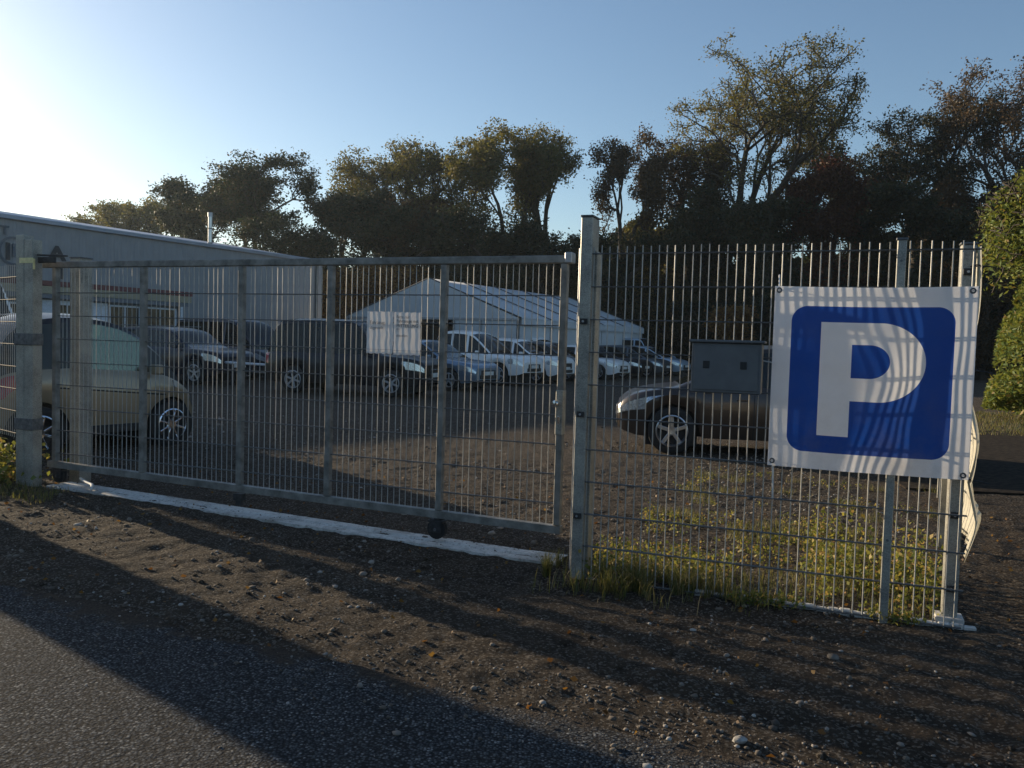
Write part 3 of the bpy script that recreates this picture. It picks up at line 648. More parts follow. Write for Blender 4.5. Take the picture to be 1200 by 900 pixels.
# ------------------------------------------------------------------ cars
def lerp_pts(pts, x):
    return float(np.interp(x, [p[0] for p in pts], [p[1] for p in pts]))
def smooth_prof(pts, n=8):
    """Catmull-Rom through monotone x points"""
    out = []; P = [pts[0]] + list(pts) + [pts[-1]]
    for i in range(1, len(P) - 2):
        for k in range(n):
            t = k / n; q = []
            for d in (0, 1):
                p0, p1, p2, p3 = P[i - 1][d], P[i][d], P[i + 1][d], P[i + 2][d]
                q.append(.5 * (2 * p1 + (p2 - p0) * t + (2 * p0 - 5 * p1 + 4 * p2 - p3) * t * t + (3 * p1 - p0 - 3 * p2 + p3) * t ** 3))
            out.append(tuple(q))
    out.append(pts[-1]); out.sort(key=lambda p: p[0]); return out
def make_car(name, label, cat, loc, heading, paint, L=4.4, W=1.8, wb=(-1.3, 1.3), wr=.32, belt=None, roof=None, sill=.24, glass='glass_car',
             pillars=(0.0,), spokes=5, rim='alloy_dull', group=None, roofpaint=None, lampz=(.62, .78), bed=None, rails=False, nose=.78, detail=True, cabin_w=.78, grille='black_plastic', bars=2, lampx=.55, cell=False):
    """x forward, y left.  belt: hood/belt/deck line; roof: cabin line from rear glass base to windshield base"""
    t = thing(name, label, cat, loc, heading, group)
    bp = smooth_prof(belt); rp = smooth_prof(roof); x0r, x1f = roof[0][0], roof[-1][0]
    hmax_x = [p[0] for p in roof if p[1] > max(q[1] for q in roof) - .12]; xrr, xrf = min(hmax_x), max(hmax_x)
    xs = set(np.round(np.arange(-L / 2 + .08, L / 2 - .05, .085), 4)) | {x0r, x1f, xrr, xrf, -L / 2, L / 2, -L / 2 + .02, L / 2 - .02, -L / 2 + .07, L / 2 - .07, L / 2 - lampx}
    seam = []
    for pz in pillars: xs |= {round(pz - .045, 3), round(pz + .045, 3)}; seam.append(round(pz - .045, 3))
    seams = []
    if detail:
        for pz in pillars: seams.append(pz - .045)
        seams.append(x1f - .12)
        for sx in seams: xs |= {round(sx - .007, 4), round(sx + .007, 4)}
    ra = wr + .045
    for wx in wb: xs |= {round(wx + ra * math.cos(k * PI / 12), 4) for k in range(13)}
    xs = sorted(xs); X2 = [xs[0]]
    for x in xs[1:]:
        if x - X2[-1] > .006: X2.append(x)
    xs = X2; nx = len(xs); rows = []
    for x in xs:
        zb = lerp_pts(bp, x); e = min(1, (L / 2 - abs(x)) / .55); rear = x < 0
        pf = (nose if not rear else max(nose, .86)); hw = W / 2 * (pf + (1 - pf) * math.sin(min(1, max(0, e)) * PI / 2) ** .7)
        zl = sill
        for wx in wb:
            dx = abs(x - wx)
            if dx <= ra: zl = max(zl, wr + math.sqrt(max(0, ra * ra - dx * dx)))
        endlift = .10 * max(0, 1 - (L / 2 - abs(x)) / .35) ** 2; zl = max(zl, sill + endlift)
        h = 0.0
        if x0r < x < x1f: h = max(0, lerp_pts(rp, x) - zb)
        Hm = max(p[1] for p in roof) - zb; k = min(1, h / max(Hm, .1))
        if bed and bed[0] < x < bed[1]: h = 0
        top = zb + h; q = hw; fl = .0
        r = [(q * .955, zl), (q * .995, zl + .3 * (zb - zl)), (q * 1.0, zl + .62 * (zb - zl)), (q * .985, zb - .07), (q * .945, zb - .005)]
        cw = cabin_w
        r += [(q * (.92 - .01 * k), zb + .012 + .02 * k), (q * (.90 - (.90 - cw - .02) * k), zb + .02 + (h - .02) * .88 if h > .03 else zb + .016 + .5 * h),
              (q * (.80 - (.80 - cw + .03) * k * .8), zb + .03 + h * .975 - .03 * k), (q * .45, top + .034), (0.0, top + .040)]
        rows.append(r)
    nr = len(rows[0]); verts = []
    for r in rows:
        for y, z in r: verts.append((0, y, z))
    def vid(i, j, side): return (i * nr + j) * 2 + side
    V = []
    for i in range(nx):
        for j in range(nr):
            y, z = rows[i][j]; V.append((xs[i], -y, z)); V.append((xs[i], y, z))
    sets = {'body': [], 'windshield': [], 'rear_window': [], 'cell': []}; side = {}
    glassx = [xx for xx in xs if x0r < xx < x1f]
    def in_pillar(a, b): return any(a >= p - .046 and b <= p + .046 for p in pillars)
    def hgt(i): return rows[i][6][1] - rows[i][5][1]
    for i in range(nx - 1):
        a, b = xs[i], xs[i + 1]; mid = (a + b) / 2
        for j in range(nr - 1):
            for sd in (0, 1):
                f = (vid(i, j, sd), vid(i + 1, j, sd), vid(i + 1, j + 1, sd), vid(i, j + 1, sd))
                if sd: f = f[::-1]
                key = 'body'
                if j == 5 and hgt(i) > .05 and hgt(i + 1) > .05 and not in_pillar(a, b): key = ('s', sd, sum(mid > p for p in pillars))
                elif j >= 7 and mid > xrf and mid < x1f and rows[i][9][1] - lerp_pts(bp, a) > .06: key = 'windshield'
                elif j >= 7 and mid < xrr and mid > x0r + .02 and rows[i + 1][9][1] - lerp_pts(bp, b) > .10: key = 'rear_window'
                if cell and key == 'body' and j >= 5 and x0r - .02 < mid < x1f: key = 'cell'
                if cell and isinstance(key, tuple) and key[2] == 0: key = 'rear_window'
                if cell and isinstance(key, tuple) and mid > x1f - .42: key = 'cell'
                if isinstance(key, tuple): side.setdefault(key, []).append(f)
                else: sets[key].append(f)
    for i, fr in ((0, 0), (nx - 1, 1)):
        ring = [vid(i, j, 0) for j in range(nr)] + [vid(i, j, 1) for j in range(nr - 2, -1, -1)]
        sets['body'].append(tuple(ring if fr else ring[::-1]))
    def sub(name_, faces, mat, off=0.0, parent=t):
        idx = sorted({v for f in faces for v in f}); mp = {v: k for k, v in enumerate(idx)}
        vv = []
        for v in idx:
            p = Vector(V[v])
            if off:
                c = Vector((p.x * .75, 0, .5)); d = (p - c); d.z *= .4; p = p + d.normalized() * off
            vv.append(tuple(p))
        m = MB(); m.v = vv; m.f = [tuple(mp[v] for v in f) for f in faces]
        return m.build(name_, mat, parent, True, 38)
    body = sub('body', sets['body'], M[paint])
    if sets['cell']: sub('roof_cell', sets['cell'], M['paint_black'])
    if sets['windshield']: sub('windshield', sets['windshield'], M['glass_car'])
    if sets['rear_window'] and not bed: sub('rear_window', sets['rear_window'], M['glass_car'])
    for k, fs in side.items(): sub('side_window', fs, M[glass])
    if roofpaint:
        fs = [(vid(i, j, s), vid(i + 1, j, s), vid(i + 1, j + 1, s), vid(i, j + 1, s))[::(-1 if s else 1)] for i in range(nx - 1) if xs[i] > x0r - .01 and xs[i + 1] < x1f - .25 for j in (6, 7, 8) for s in (0, 1) if not (j >= 7 and (xs[i] > xrf or xs[i + 1] < xrr))]
        sub('roof_panel', fs, M[roofpaint], .008)
    def region(nm, mat, xa, xb, js, off):
        out = []
        for sd in (0, 1):
            fs = [(vid(i, j, sd), vid(i + 1, j, sd), vid(i + 1, j + 1, sd), vid(i, j + 1, sd))[::(-1 if sd else 1)] for i in range(nx - 1) if xs[i] >= xa - 1e-4 and xs[i + 1] <= xb + 1e-4 for j in js]
            if fs: out.append(sub(nm, fs, mat, off))
        return out
    region('headlight', M['lamp_clear'], L / 2 - lampx, L / 2 - .0, (2,), .012)
    region('tail_light', M['lamp_red'], -L / 2, -L / 2 + .20, (2, 3), .010)
    for sx in seams: region('door_seam', M['black_plastic'], round(sx - .008, 4), round(sx + .008, 4), (0, 1, 2, 3), .0025)
    # front and rear furniture
    xf = L / 2; hwf = W / 2 * nose; zbf = lerp_pts(bp, xf - .02)
    g0, g1 = zbf - .26, zbf - .05
    gr = MB().box((xf + .006, 0, (g0 + g1) / 2), (.03, hwf * 1.15, g1 - g0), 0, .008).build('grille', M[grille], t)
    for k in range(bars): MB().box((xf + .022, 0, g0 + (k + .5) * (g1 - g0) / bars), (.012, hwf * 1.08, .016), 0, .003).build('grille_bar', M['chrome' if bars < 4 else 'dark_metal'], gr)
    MB().box((xf + .004, 0, sill + .19), (.03, hwf * 1.35, .12), 0, .008).build('air_intake', M['black_plastic'], t)
    for y in (-hwf * .82, hwf * .82): MB().lathe([(0, .0), (.05, .0), (.055, -.01)], 14, (0, 0, 0)).build('fog_lamp', M['lamp_clear'], t, True, loc=(xf - .015, y, sill + .2)).rotation_euler = (0, 0, PI / 2)
    MB().box((xf + .028, 0, sill + .30), (.008, .50, .11), 0, .002).build('number_plate', M['plate_white'], t)
    MB().box((-xf - .006, 0, sill + .42), (.008, .50, .11), 0, .002).build('number_plate', M['plate_white'], t)
    MB().box((0, 0, sill + .10), (L * .86, W * .70, .20)).build('underbody', M['interior'], t)
    for wx in wb: MB().box((wx, 0, wr + .06), (ra * 1.9, W * .80, ra * 1.5)).build('wheel_well', M['interior'], t)
    MB().box(((x0r + x1f) / 2, 0, lerp_pts(bp, 0) - .10), ((x1f - x0r) * .62, W * .7, .10)).build('seats', M['interior'], t)
    if cell:
        for s_ in (-1, 1):
            MB().box(((wb[0] + wb[1]) / 2, s_ * (W / 2 - .012), sill + .035), (wb[1] - wb[0] - 2 * ra - .02, .05, .09), 0, .01).build('sill_strip', M['black_plastic'], t)
            MB().tube([(pillars[0] - .25, s_ * (W / 2 + .002), .78), (pillars[0] + .2, s_ * (W / 2 + .003), .74), (x1f - .25, s_ * (W / 2 - .0), .66)], .008, 5).build('side_moulding', M['black_plastic'], t, True)
    xm = x1f - .42; zm = lerp_pts(bp, xm) + .06
    for s in (-1, 1):
        MB().box((xm, s * (W / 2 + .07), zm), (.10, .17, .12), 0, .02).build('mirror', M[paint], t, True, 30)
        for j, pz in enumerate(pillars): 
            if detail: MB().box((pz + .10, s * (W / 2 * 1.0 + .008), lerp_pts(bp, pz) - .14), (.17, .022, .022), 0, .006).build('door_handle', M[paint], t)
    if rails:
        for s in (-1, 1): MB().tube([(xrr + .1, s * W * .30, max(p[1] for p in roof) + .07), (xrf - .15, s * W * .30, max(p[1] for p in roof) + .07)], .018, 6).build('roof_rail', M['zinc_dull'], t, True)
    # wheels
    tw = .20; ri = wr * .68
    tm = MB().lathe([(ri, tw / 2 - .03), (ri + .01, tw / 2), (wr - .03, tw / 2), (wr - .005, tw / 2 - .02), (wr, tw / 4), (wr, -tw / 4), (wr - .005, -tw / 2 + .02), (wr - .03, -tw / 2), (ri, -tw / 2)], 32).mesh('wheel', M['rubber'], True)
    rm = MB(); rm.lathe([(ri, tw / 2 - .005), (ri * .93, tw / 2 + .002), (ri * .88, tw / 2 - .02), (ri * .88, -.02)], 32); rm.lathe([(0, tw / 2 - .015), (.05, tw / 2 - .012), (.065, tw / 2 - .035)], 16)
    for k in range(spokes):
        a = 2 * PI * k / spokes + .3; wi = .022 if spokes > 6 else .05; ca, sa = math.cos(a), math.sin(a)
        b = MB(); b.box((ri * .50, 0, 0), (ri * .86, .022, wi), 0, .006)
        rm.add([(x * ca - z * sa, y + tw / 2 - .028, x * sa + z * ca) for x, y, z in b.v], b.f)
    rmm = rm.mesh('rim', M[rim], True); dk = MB().lathe([(0, 0), (ri * .9, 0)], 24).mesh('brake_disc', M['interior'])
    for wx in wb:
        for s in (-1, 1):
            o = link('wheel', tm, t, (wx, s * (W / 2 - tw / 2 - .005), wr), 0 if s > 0 else PI)
            link('rim', rmm, o); link('brake_disc', dk, o, (0, .01, 0))
    return t

def suv(h=1.7, L=4.5, x=.0):
    return dict(L=L, belt=[(-L / 2, .92), (-L / 2 + .12, 1.03), (0, 1.03), (L * .22, 1.04), (L * .40, .99), (L * .47, .92), (L / 2, .80)],
                roof=[(-L / 2 + .03, 1.0), (-L / 2 + .30, h * .93), (-L / 2 + .8, h), (-.1, h), (.42, h * .94), (L * .20, 1.17), (L * .265, 1.04)], wr=.355, wb=(-L * .30, L * .315), W=1.84, sill=.28, pillars=(-.55, .28))
def sedan(h=1.45, L=4.5):
    return dict(L=L, belt=[(-L / 2, .80), (-L / 2 + .2, .93), (-L * .25, .94), (0, .93), (L * .22, .92), (L * .40, .85), (L * .47, .77), (L / 2, .66)],
                roof=[(-L * .38, .94), (-L * .26, 1.2), (-L * .16, h * .97), (-.15, h), (.3, h * .97), (L * .17, 1.10), (L * .25, .92)], wr=.32, wb=(-L * .30, L * .31), W=1.78, pillars=(-.60, .22))
def hatch(h=1.5, L=4.1):
    return dict(L=L, belt=[(-L / 2, .80), (-L / 2 + .12, .95), (-.5, .95), (0, .92), (L * .24, .92), (L * .38, .86), (L * .46, .77), (L / 2, .64)],
                roof=[(-L / 2 + .06, .96), (-L / 2 + .32, h * .88), (-L / 2 + .8, h * .985), (-.2, h), (.35, h * .95), (L * .19, 1.14), (L * .30, .91)], wr=.32, wb=(-L * .30, L * .315), W=1.78, pillars=(-.55, .25))
HD = R(-30)
def front_at(fx, fy, L, hd): return (fx - math.cos(hd) * L / 2, fy - math.sin(hd) * L / 2, 0.0)
def build_cars():
    # beige microcar at the left
    hd = R(56.8); L = 2.42
    fw = Vector((-4.19, 10.2)); rw = Vector((-5.04, 8.9)); d = Vector((math.cos(hd), math.sin(hd))); rt = Vector((d.y, -d.x))
    mid = (fw + rw) / 2 - rt * .66
    make_car('parked_car', 'small beige two door city car with dark roof behind the left gate end', 'car', (mid.x, mid.y, .06), hd, 'paint_beige', L=L, W=1.50, wb=(-.80, .78), wr=.29,
             belt=[(-L / 2, .74), (-L / 2 + .1, .90), (-.5, .95), (0, .93), (.55, .90), (.88, .80), (1.1, .66), (L / 2, .48)],
             roof=[(-L / 2 + .02, .92), (-L / 2 + .16, 1.32), (-.75, 1.51), (-.25, 1.55), (.22, 1.46), (.62, 1.17), (.92, .84)], glass='glass_tint', pillars=(-.42,), spokes=8, rim='chrome', cell=True, cabin_w=.80, sill=.26, nose=.72, bars=1, lampx=.35)
    # brown hatchback behind the fence
    hd = R(172); L = 4.05; c = Vector((2.21, 11.46)); d = Vector((math.cos(hd), math.sin(hd))); left = Vector((-d.y, d.x))
    sp = hatch(1.50, L); sp['wb'] = (-1.25, L / 2 - .74); wf = sp['wb'][1]; sp['W'] = 1.76; sp['wr'] = .325; q = c - d * wf - left * (.88 - .10); sp['nose'] = .74
    make_car('parked_car', 'dark brown hatchback with alloy wheels parked behind the right fence panel', 'car', (q.x, q.y, 0), hd, 'paint_brown', spokes=5, rim='alloy', bars=1, lampx=.62, **sp)
    # big black vehicle, front at px 512
    make_car('parked_car', 'large black off-road car parked behind the paper notices', 'car', front_at(-2.0, 21.8, 4.6, R(-17)), R(-17), 'paint_black', spokes=6, **suv(1.93, 4.6))
    make_car('parked_car', 'navy estate car nose to the right behind the white barrier rail', 'car', front_at(-8.05, 24.6, 4.6, R(-24)), R(-24), 'paint_navy', spokes=5, rails=True, **suv(1.62, 4.6))
    s = suv(2.02, 4.9); s['belt'] = [(-2.45, 1.0), (-2.2, 1.1), (0, 1.08), (1.2, 1.04), (2.0, .95), (2.45, .72)]; s['roof'] = [(-2.43, 1.1), (-2.3, 1.85), (-1.9, 2.0), (0, 2.02), (.75, 1.92), (1.35, 1.4), (1.75, 1.05)]
    make_car('parked_van', 'dark blue people carrier with high roof beside the warehouse corner', 'van', front_at(-7.6, 28.2, 4.9, HD), HD, 'paint_navy', **s)
    make_car('parked_car', 'silver blue saloon car squeezed between the black car and the white pickup', 'car', front_at(-.72, 25.2, 4.5, HD), HD, 'paint_silverblue', **sedan(1.46, 4.5))
    s = suv(1.86, 5.1); s['belt'] = [(-2.55, 1.05), (-2.4, 1.08), (-.9, 1.08), (0, 1.08), (1.2, 1.05), (2.2, 1.0), (2.55, .80)]; s['roof'] = [(-1.15, 1.1), (-1.02, 1.62), (-.8, 1.80), (-.1, 1.84), (.45, 1.74), (1.0, 1.3), (1.25, 1.06)]; s['wr'] = .39; s['sill'] = .38; s['pillars'] = (-.35, .3)
    t = make_car('parked_pickup', 'white pickup truck with black grille, first of the pale cars in the row', 'pickup', front_at(.75, 28.8, 5.1, HD), HD, 'paint_white', spokes=6, bars=2, **s)
    make_car('parked_car', 'white compact off-road car directly right of the white pickup', 'car', front_at(2.05, 31.6, 4.4, HD), HD, 'paint_white', **suv(1.62, 4.4))
    make_car('parked_car', 'dark grey car with bluish windscreen just behind the gate catch post', 'car', front_at(3.35, 34.1, 4.4, HD), HD, 'paint_grey', **hatch(1.55, 4.3) | {'L': 4.4})
    make_car('parked_car', 'white saloon car with pale bonnet just right of the gate catch post', 'car', front_at(4.85, 36.4, 4.4, HD), HD, 'paint_white', **sedan(1.45, 4.4))
    make_car('parked_car', 'black saloon second in the row right of the gate catch post', 'car', front_at(6.25, 38.9, 4.5, HD), HD, 'paint_black', **sedan(1.45, 4.5))
    make_car('parked_car', 'grey hatchback third in the row right of the gate catch post', 'car', front_at(7.65, 41.2, 4.2, HD), HD, 'paint_grey', **hatch(1.5, 4.2))
    make_car('parked_car', 'ice blue car with long bonnet at the right end of the row', 'car', front_at(9.1, 43.8, 4.5, HD), HD, 'paint_ice', **hatch(1.5, 4.5))
    s = suv(1.95, 4.6); s['belt'] = [(-2.3, 1.05), (-2.2, 1.1), (0, 1.1), (1.0, 1.08), (2.1, 1.02), (2.3, .85)]; s['roof'] = [(-2.28, 1.1), (-2.2, 1.88), (-2.0, 1.94), (0, 1.95), (.6, 1.92), (.85, 1.6), (1.05, 1.1)]
    make_car('parked_car', 'boxy white off-road car with upright windows behind the end of the row', 'car', front_at(9.0, 47.2, 4.6, HD), HD, 'paint_ice', **s)
    make_car('parked_car', 'small white estate car whose pale roof shows behind the row left of the catch post', 'car', front_at(3.0, 38.0, 4.5, HD), HD, 'paint_white', **suv(1.75, 4.5))
    s = suv(2.45, 4.7); s['belt'] = [(-2.35, 1.15), (-2.2, 1.2), (0, 1.2), (1.2, 1.15), (2.0, 1.0), (2.35, .75)]; s['roof'] = [(-2.34, 1.2), (-2.3, 2.3), (-2.1, 2.42), (0, 2.45), (.9, 2.38), (1.45, 1.7), (1.85, 1.1)]
    make_car('parked_van', 'tall white panel van parked beyond the beige city car at the left', 'van', (-8.6, 11.95, 0), R(142.8 - 180), 'paint_white', **s)  # unseen van added to throw solid shade over gate and verge
    # barrier rail in front of the dark cars
    t = thing('barrier_rail', 'long white metal barrier rail in front of the dark parked cars', 'barrier', (0, 0, 0))
    a, b = Vector((-11.2, 26.3, .68)), Vector((-6.3, 22.6, .68))
    MB().tube([a, b], .035, 8).build('rail', M['frame_white'], t, True)
    MB().tube([a - Vector((0, 0, .22)), b - Vector((0, 0, .22))], .02, 8).build('rail', M['zinc_dull'], t, True)
    for k in range(4):
        p = a.lerp(b, (k + .1) / 3.2); MB().box((p.x, p.y, .34), (.05, .05, .64)).build('leg', M['zinc_dull'], t)
build_cars()

# ------------------------------------------------------------------ warehouse and marquee
WU = Vector((.4975, .8675, 0)); WN = Vector((WU.y, -WU.x, 0)); WO = Vector((-18.4, 30, 0))
def WP(t, n, z): p = WO + WU * t + WN * n; return (p.x, p.y, z)
def build_warehouse():
    rz = math.atan2(WU.y, WU.x)
    w_ = thing('warehouse', 'long grey corrugated metal warehouse with low pitched roof and dark round logo', 'building', (WO.x, WO.y, 0), rz)
    # local: x along the wall, -y toward the yard
    T0, T1, Hh = -9.0, 16.3, 5.5; prof = []; x = T0
    while x < T1:
        prof += [(x, 0), (x + .16, 0), (x + .19, -.016), (x + .27, -.016)]; x += .30
    prof.append((T1, 0)); m = MB()
    vs = [(a, b, 0) for a, b in prof] + [(a, b, Hh) for a, b in prof]; k = len(prof)
    m.add(vs, [(i, i + 1, k + i + 1, k + i) for i in range(k - 1)]); m.build('wall', M['cladding'], w_)
    D = 15.0; zr = 6.62
    m = MB(); m.add([(T1, 0, 0), (T1, D, 0), (T1, D, Hh), (T1, D / 2, zr), (T1, 0, Hh)], [(0, 1, 2, 3, 4)]); m.build('gable_wall', M['cladding'], w_)
    m = MB(); m.add([(T0, 0, 0), (T0, D, 0), (T0, D, Hh), (T0, D / 2, zr), (T0, 0, Hh)], [(4, 3, 2, 1, 0)]); m.build('gable_wall', M['cladding'], w_)
    m = MB(); m.add([(T0, D, 0), (T1, D, 0), (T1, D, Hh), (T0, D, Hh)], [(3, 2, 1, 0)]); m.build('back_wall', M['cladding'], w_)
    for s, (ya, yb, za, zb_) in enumerate(((-.15, D / 2, Hh + .02, zr + .05), (D / 2, D + .15, zr + .05, Hh + .02))):
        m = MB(); m.add([(T0 - .2, ya, za), (T1 + .1, ya, za), (T1 + .1, yb, zb_), (T0 - .2, yb, zb_), (T0 - .2, ya, za - .07), (T1 + .1, ya, za - .07), (T1 + .1, yb, zb_ - .07), (T0 - .2, yb, zb_ - .07)],
            [(0, 1, 2, 3), (7, 6, 5, 4), (0, 4, 5, 1), (1, 5, 6, 2), (2, 6, 7, 3), (3, 7, 4, 0)]); m.build('roof', M['roof_sheet'], w_)
    m = MB(); m.box(((T0 + T1) / 2, -.11, Hh - .02), (T1 - T0 + .1, .08, .16), 0, .02); m.build('gutter', M['roof_sheet'], w_)
    MB().tube([(T1 - .25, -.09, 0.1), (T1 - .25, -.09, Hh - .1)], .06, 8).build('downpipe', M['zinc_dull'], w_, True)
    # annex with glazed front and striped canopy
    a0, a1, ad = -7.0, 6.7, 1.3
    MB().box(((a0 + a1) / 2, -ad / 2, 1.30), (a1 - a0, ad - .02, 2.6)).build('annex_wall', M['annex_wall'], w_)
    cn = MB().box(((a0 + a1) / 2, -ad / 2 - .15, 2.90), (a1 - a0 + .5, ad + .3, .26)).build('canopy', M['canopy_cream'], w_)
    MB().box(((a0 + a1) / 2, -ad / 2 - .15, 3.13), (a1 - a0 + .56, ad + .36, .18)).build('canopy_band', M['canopy_red'], cn)
    MB().box(((a0 + a1) / 2, -ad / 2 - .15, 2.68), (a1 - a0 + .4, ad + .22, .16)).build('canopy_trim', M['annex_wall'], cn)
    def pane(x0, x1, z0, z1, bars=0):
        f = MB(); y = -ad - .03; t_ = .06
        f.box(((x0 + x1) / 2, y, z1 - t_ / 2), (x1 - x0, .06, t_)); f.box(((x0 + x1) / 2, y, z0 + t_ / 2), (x1 - x0, .06, t_))
        f.box((x0 + t_ / 2, y, (z0 + z1) / 2), (t_, .056, z1 - z0 - 2 * t_)); f.box((x1 - t_ / 2, y, (z0 + z1) / 2), (t_, .056, z1 - z0 - 2 * t_))
        for b in range(bars): f.box((x0 + (b + 1) * (x1 - x0) / (bars + 1), y, (z0 + z1) / 2), (.05, .05, z1 - z0 - 2 * t_))
        o = f.build('window', M['frame_white'], w_)
        MB().box(((x0 + x1) / 2, y + .012, (z0 + z1) / 2), (x1 - x0 - .1, .02, z1 - z0 - .1)).build('pane', M['glass_car'], o)
    MB().box((2.0, -ad - .012, 1.3), (2.6, .024, 2.5)).build('white_panel', M['frame_white'], w_)
    pane(1.2, 2.6, 1.75, 2.45, 2); pane(1.2, 2.6, .7, 1.45, 2); pane(3.35, 4.7, .15, 2.5, 1); pane(4.85, 6.4, .15, 2.5, 1); pane(-.9, .4, .6, 2.4, 2); pane(-3.2, -1.4, .6, 2.4, 2)
    for x in (-4.6, .55, 4.78, 6.52): MB().box((x, -ad - .18, 1.3), (.11, .11, 2.58)).build('column', M['frame_white'], w_)
    # logo: ring, bars and letters
    def ring(cx, cz, r0, r1, nm, mat, y=-.06):
        m = MB(); n = 36
        for k in range(n + 1):
            a = 2 * PI * k / n; c_, s_ = math.cos(a), math.sin(a); m.v += [(cx + r0 * c_, y, cz + r0 * s_), (cx + r1 * c_, y, cz + r1 * s_)]
        m.f = [(2 * k, 2 * k + 1, 2 * k + 3, 2 * k + 2) for k in range(n)]; m.n = len(m.v); o = m.build(nm, mat, w_)
        md = o.modifiers.new('thickness', 'SOLIDIFY'); md.thickness = .02; return o
    ring(.45, 4.28, .44, .52, 'logo_ring', M['logo_grey']); 
    for x in (.25, .70): MB().box((x, -.06, 4.25), (.15, .02, .62)).build('logo_bar', M['logo_dark'], w_)
    MB().box((.47, -.06, 4.3), (.10, .02, .5)).build('logo_bar', M['logo_grey'], w_)
    m = MB(); m.box((-.15, -.06, 5.12), (.9, .02, .07)); m.box((.15, -.06, 4.98), (.08, .02, .3)); m.build('logo_letter', M['logo_grey'], w_)
    for x, z, ch, sz, mt in ((1.75, 4.10, 'A', .75, 'logo_dark'), (2.15, 3.45, 'J', .5, 'logo_dark'), (.3, 3.42, 'II', .4, 'logo_grey')):
        me = text_mesh(ch, sz, .035); me.materials.clear(); me.materials.append(M[mt])
        for v in me.vertices: v.co = (x + v.co.x * (1.3), -.055, z + v.co.y)
        link('logo_letter', me, w_)
    # flue pipe on the roof
    t = thing('flue_pipe', 'tall shiny metal flue pipe rising above the warehouse roof', 'chimney', (-14.9, 41.0, 5.2))
    MB().tube([(0, 0, 0), (0, 0, 2.0)], .10, 14).build('pipe', M['alloy'], t, True)
    MB().tube([(0, 0, 2.0), (0, 0, 2.2)], .125, 14).build('cowl', M['alloy_dull'], t, True)
    for z in (.7, 1.4): MB().tube([(0, 0, z), (0, 0, z + .05)], .112, 14).build('collar', M['zinc_dull'], t, True)
build_warehouse()

def build_marquee():
    d = Vector((.5, .866, 0)); o = Vector((-4.08, 40, 0)); rz = math.atan2(d.y, d.x)
    t = thing('marquee', 'big white marquee tent with pitched fabric roof behind the parked cars', 'tent', (o.x, o.y, 0), rz)
    W2, L, he, hr = 5.0, 15.0, 2.6, 4.45; nb = 5
    # local: x along ridge away, y left, gable faces -x
    for sd in (-1, 1):
        for b in range(nb):
            xa, xb = b * L / nb + .02, (b + 1) * L / nb - .02; n = 8; vs = []
            for i in range(n + 1):
                for j in range(n + 1):
                    u, v = i / n, j / n; sag = -.10 * math.sin(PI * u) * math.sin(PI * v)
                    vs.append((xa + (xb - xa) * u, sd * W2 * v * 1.02, hr - (hr - he) * v + sag))
            fs = [(i * (n + 1) + j, i * (n + 1) + j + 1, (i + 1) * (n + 1) + j + 1, (i + 1) * (n + 1) + j)[::sd] for i in range(n) for j in range(n)]
            ob = MB().add(vs, fs).build('roof_panel', M['pvc'], t, True, 180); ob.modifiers.new('thickness', 'SOLIDIFY').thickness = .01
            v0 = MB().box(((xa + xb) / 2, sd * (W2 + .11), he - .16), (xb - xa, .02, .30)).build('valance', M['pvc'], t)
            v1 = MB().box(((xa + xb) / 2, sd * W2, (he - .05) / 2), (xb - xa - .05, .02, he - .08)).build('side_wall', M['pvc'], t)
        for b in range(nb + 1):
            x = b * L / nb
            MB().tube([(x, 0, hr + .03), (x, sd * W2 * 1.02, he + .03)], .028, 6).build('rafter', M['zinc_dull'], t)
            MB().box((x, sd * (W2 - .06), he / 2), (.10, .10, he)).build('leg', M['zinc_dull'], t)
    m = MB(); m.add([(0, -W2, he), (0, W2, he), (0, 0, hr)], [(0, 2, 1)]); m.build('gable_panel', M['pvc'], t)
    m = MB(); m.add([(L, -W2, 0), (L, W2, 0), (L, W2, he), (L, 0, hr), (L, -W2, he)], [(0, 1, 2, 3, 4)]); m.build('back_panel', M['pvc'], t)
    MB().box((-.03, 0, he - .05), (.06, 2 * W2, .10)).build('cross_beam', M['alloy_dull'], t)
    for y0, y1 in ((-W2 + .02, -1.5), (1.0, W2 - .02)): MB().box((0, (y0 + y1) / 2, (he - .1) / 2), (.02, y1 - y0, he - .11)).build('front_wall', M['pvc'], t)
    for y in (-3.0, -1.5, 1.0, 3.0): MB().box((-.03, y, (he - .1) / 2), (.07, .07, he - .12)).build('pole', M['alloy_dull'], t)
    MB().box((.5, -.25, 1.1), (.06, 2.4, 2.2)).build('inner_curtain', M['tent_gap'], t)  # dark sheet stands in for the shaded inside of the open front
build_marquee()

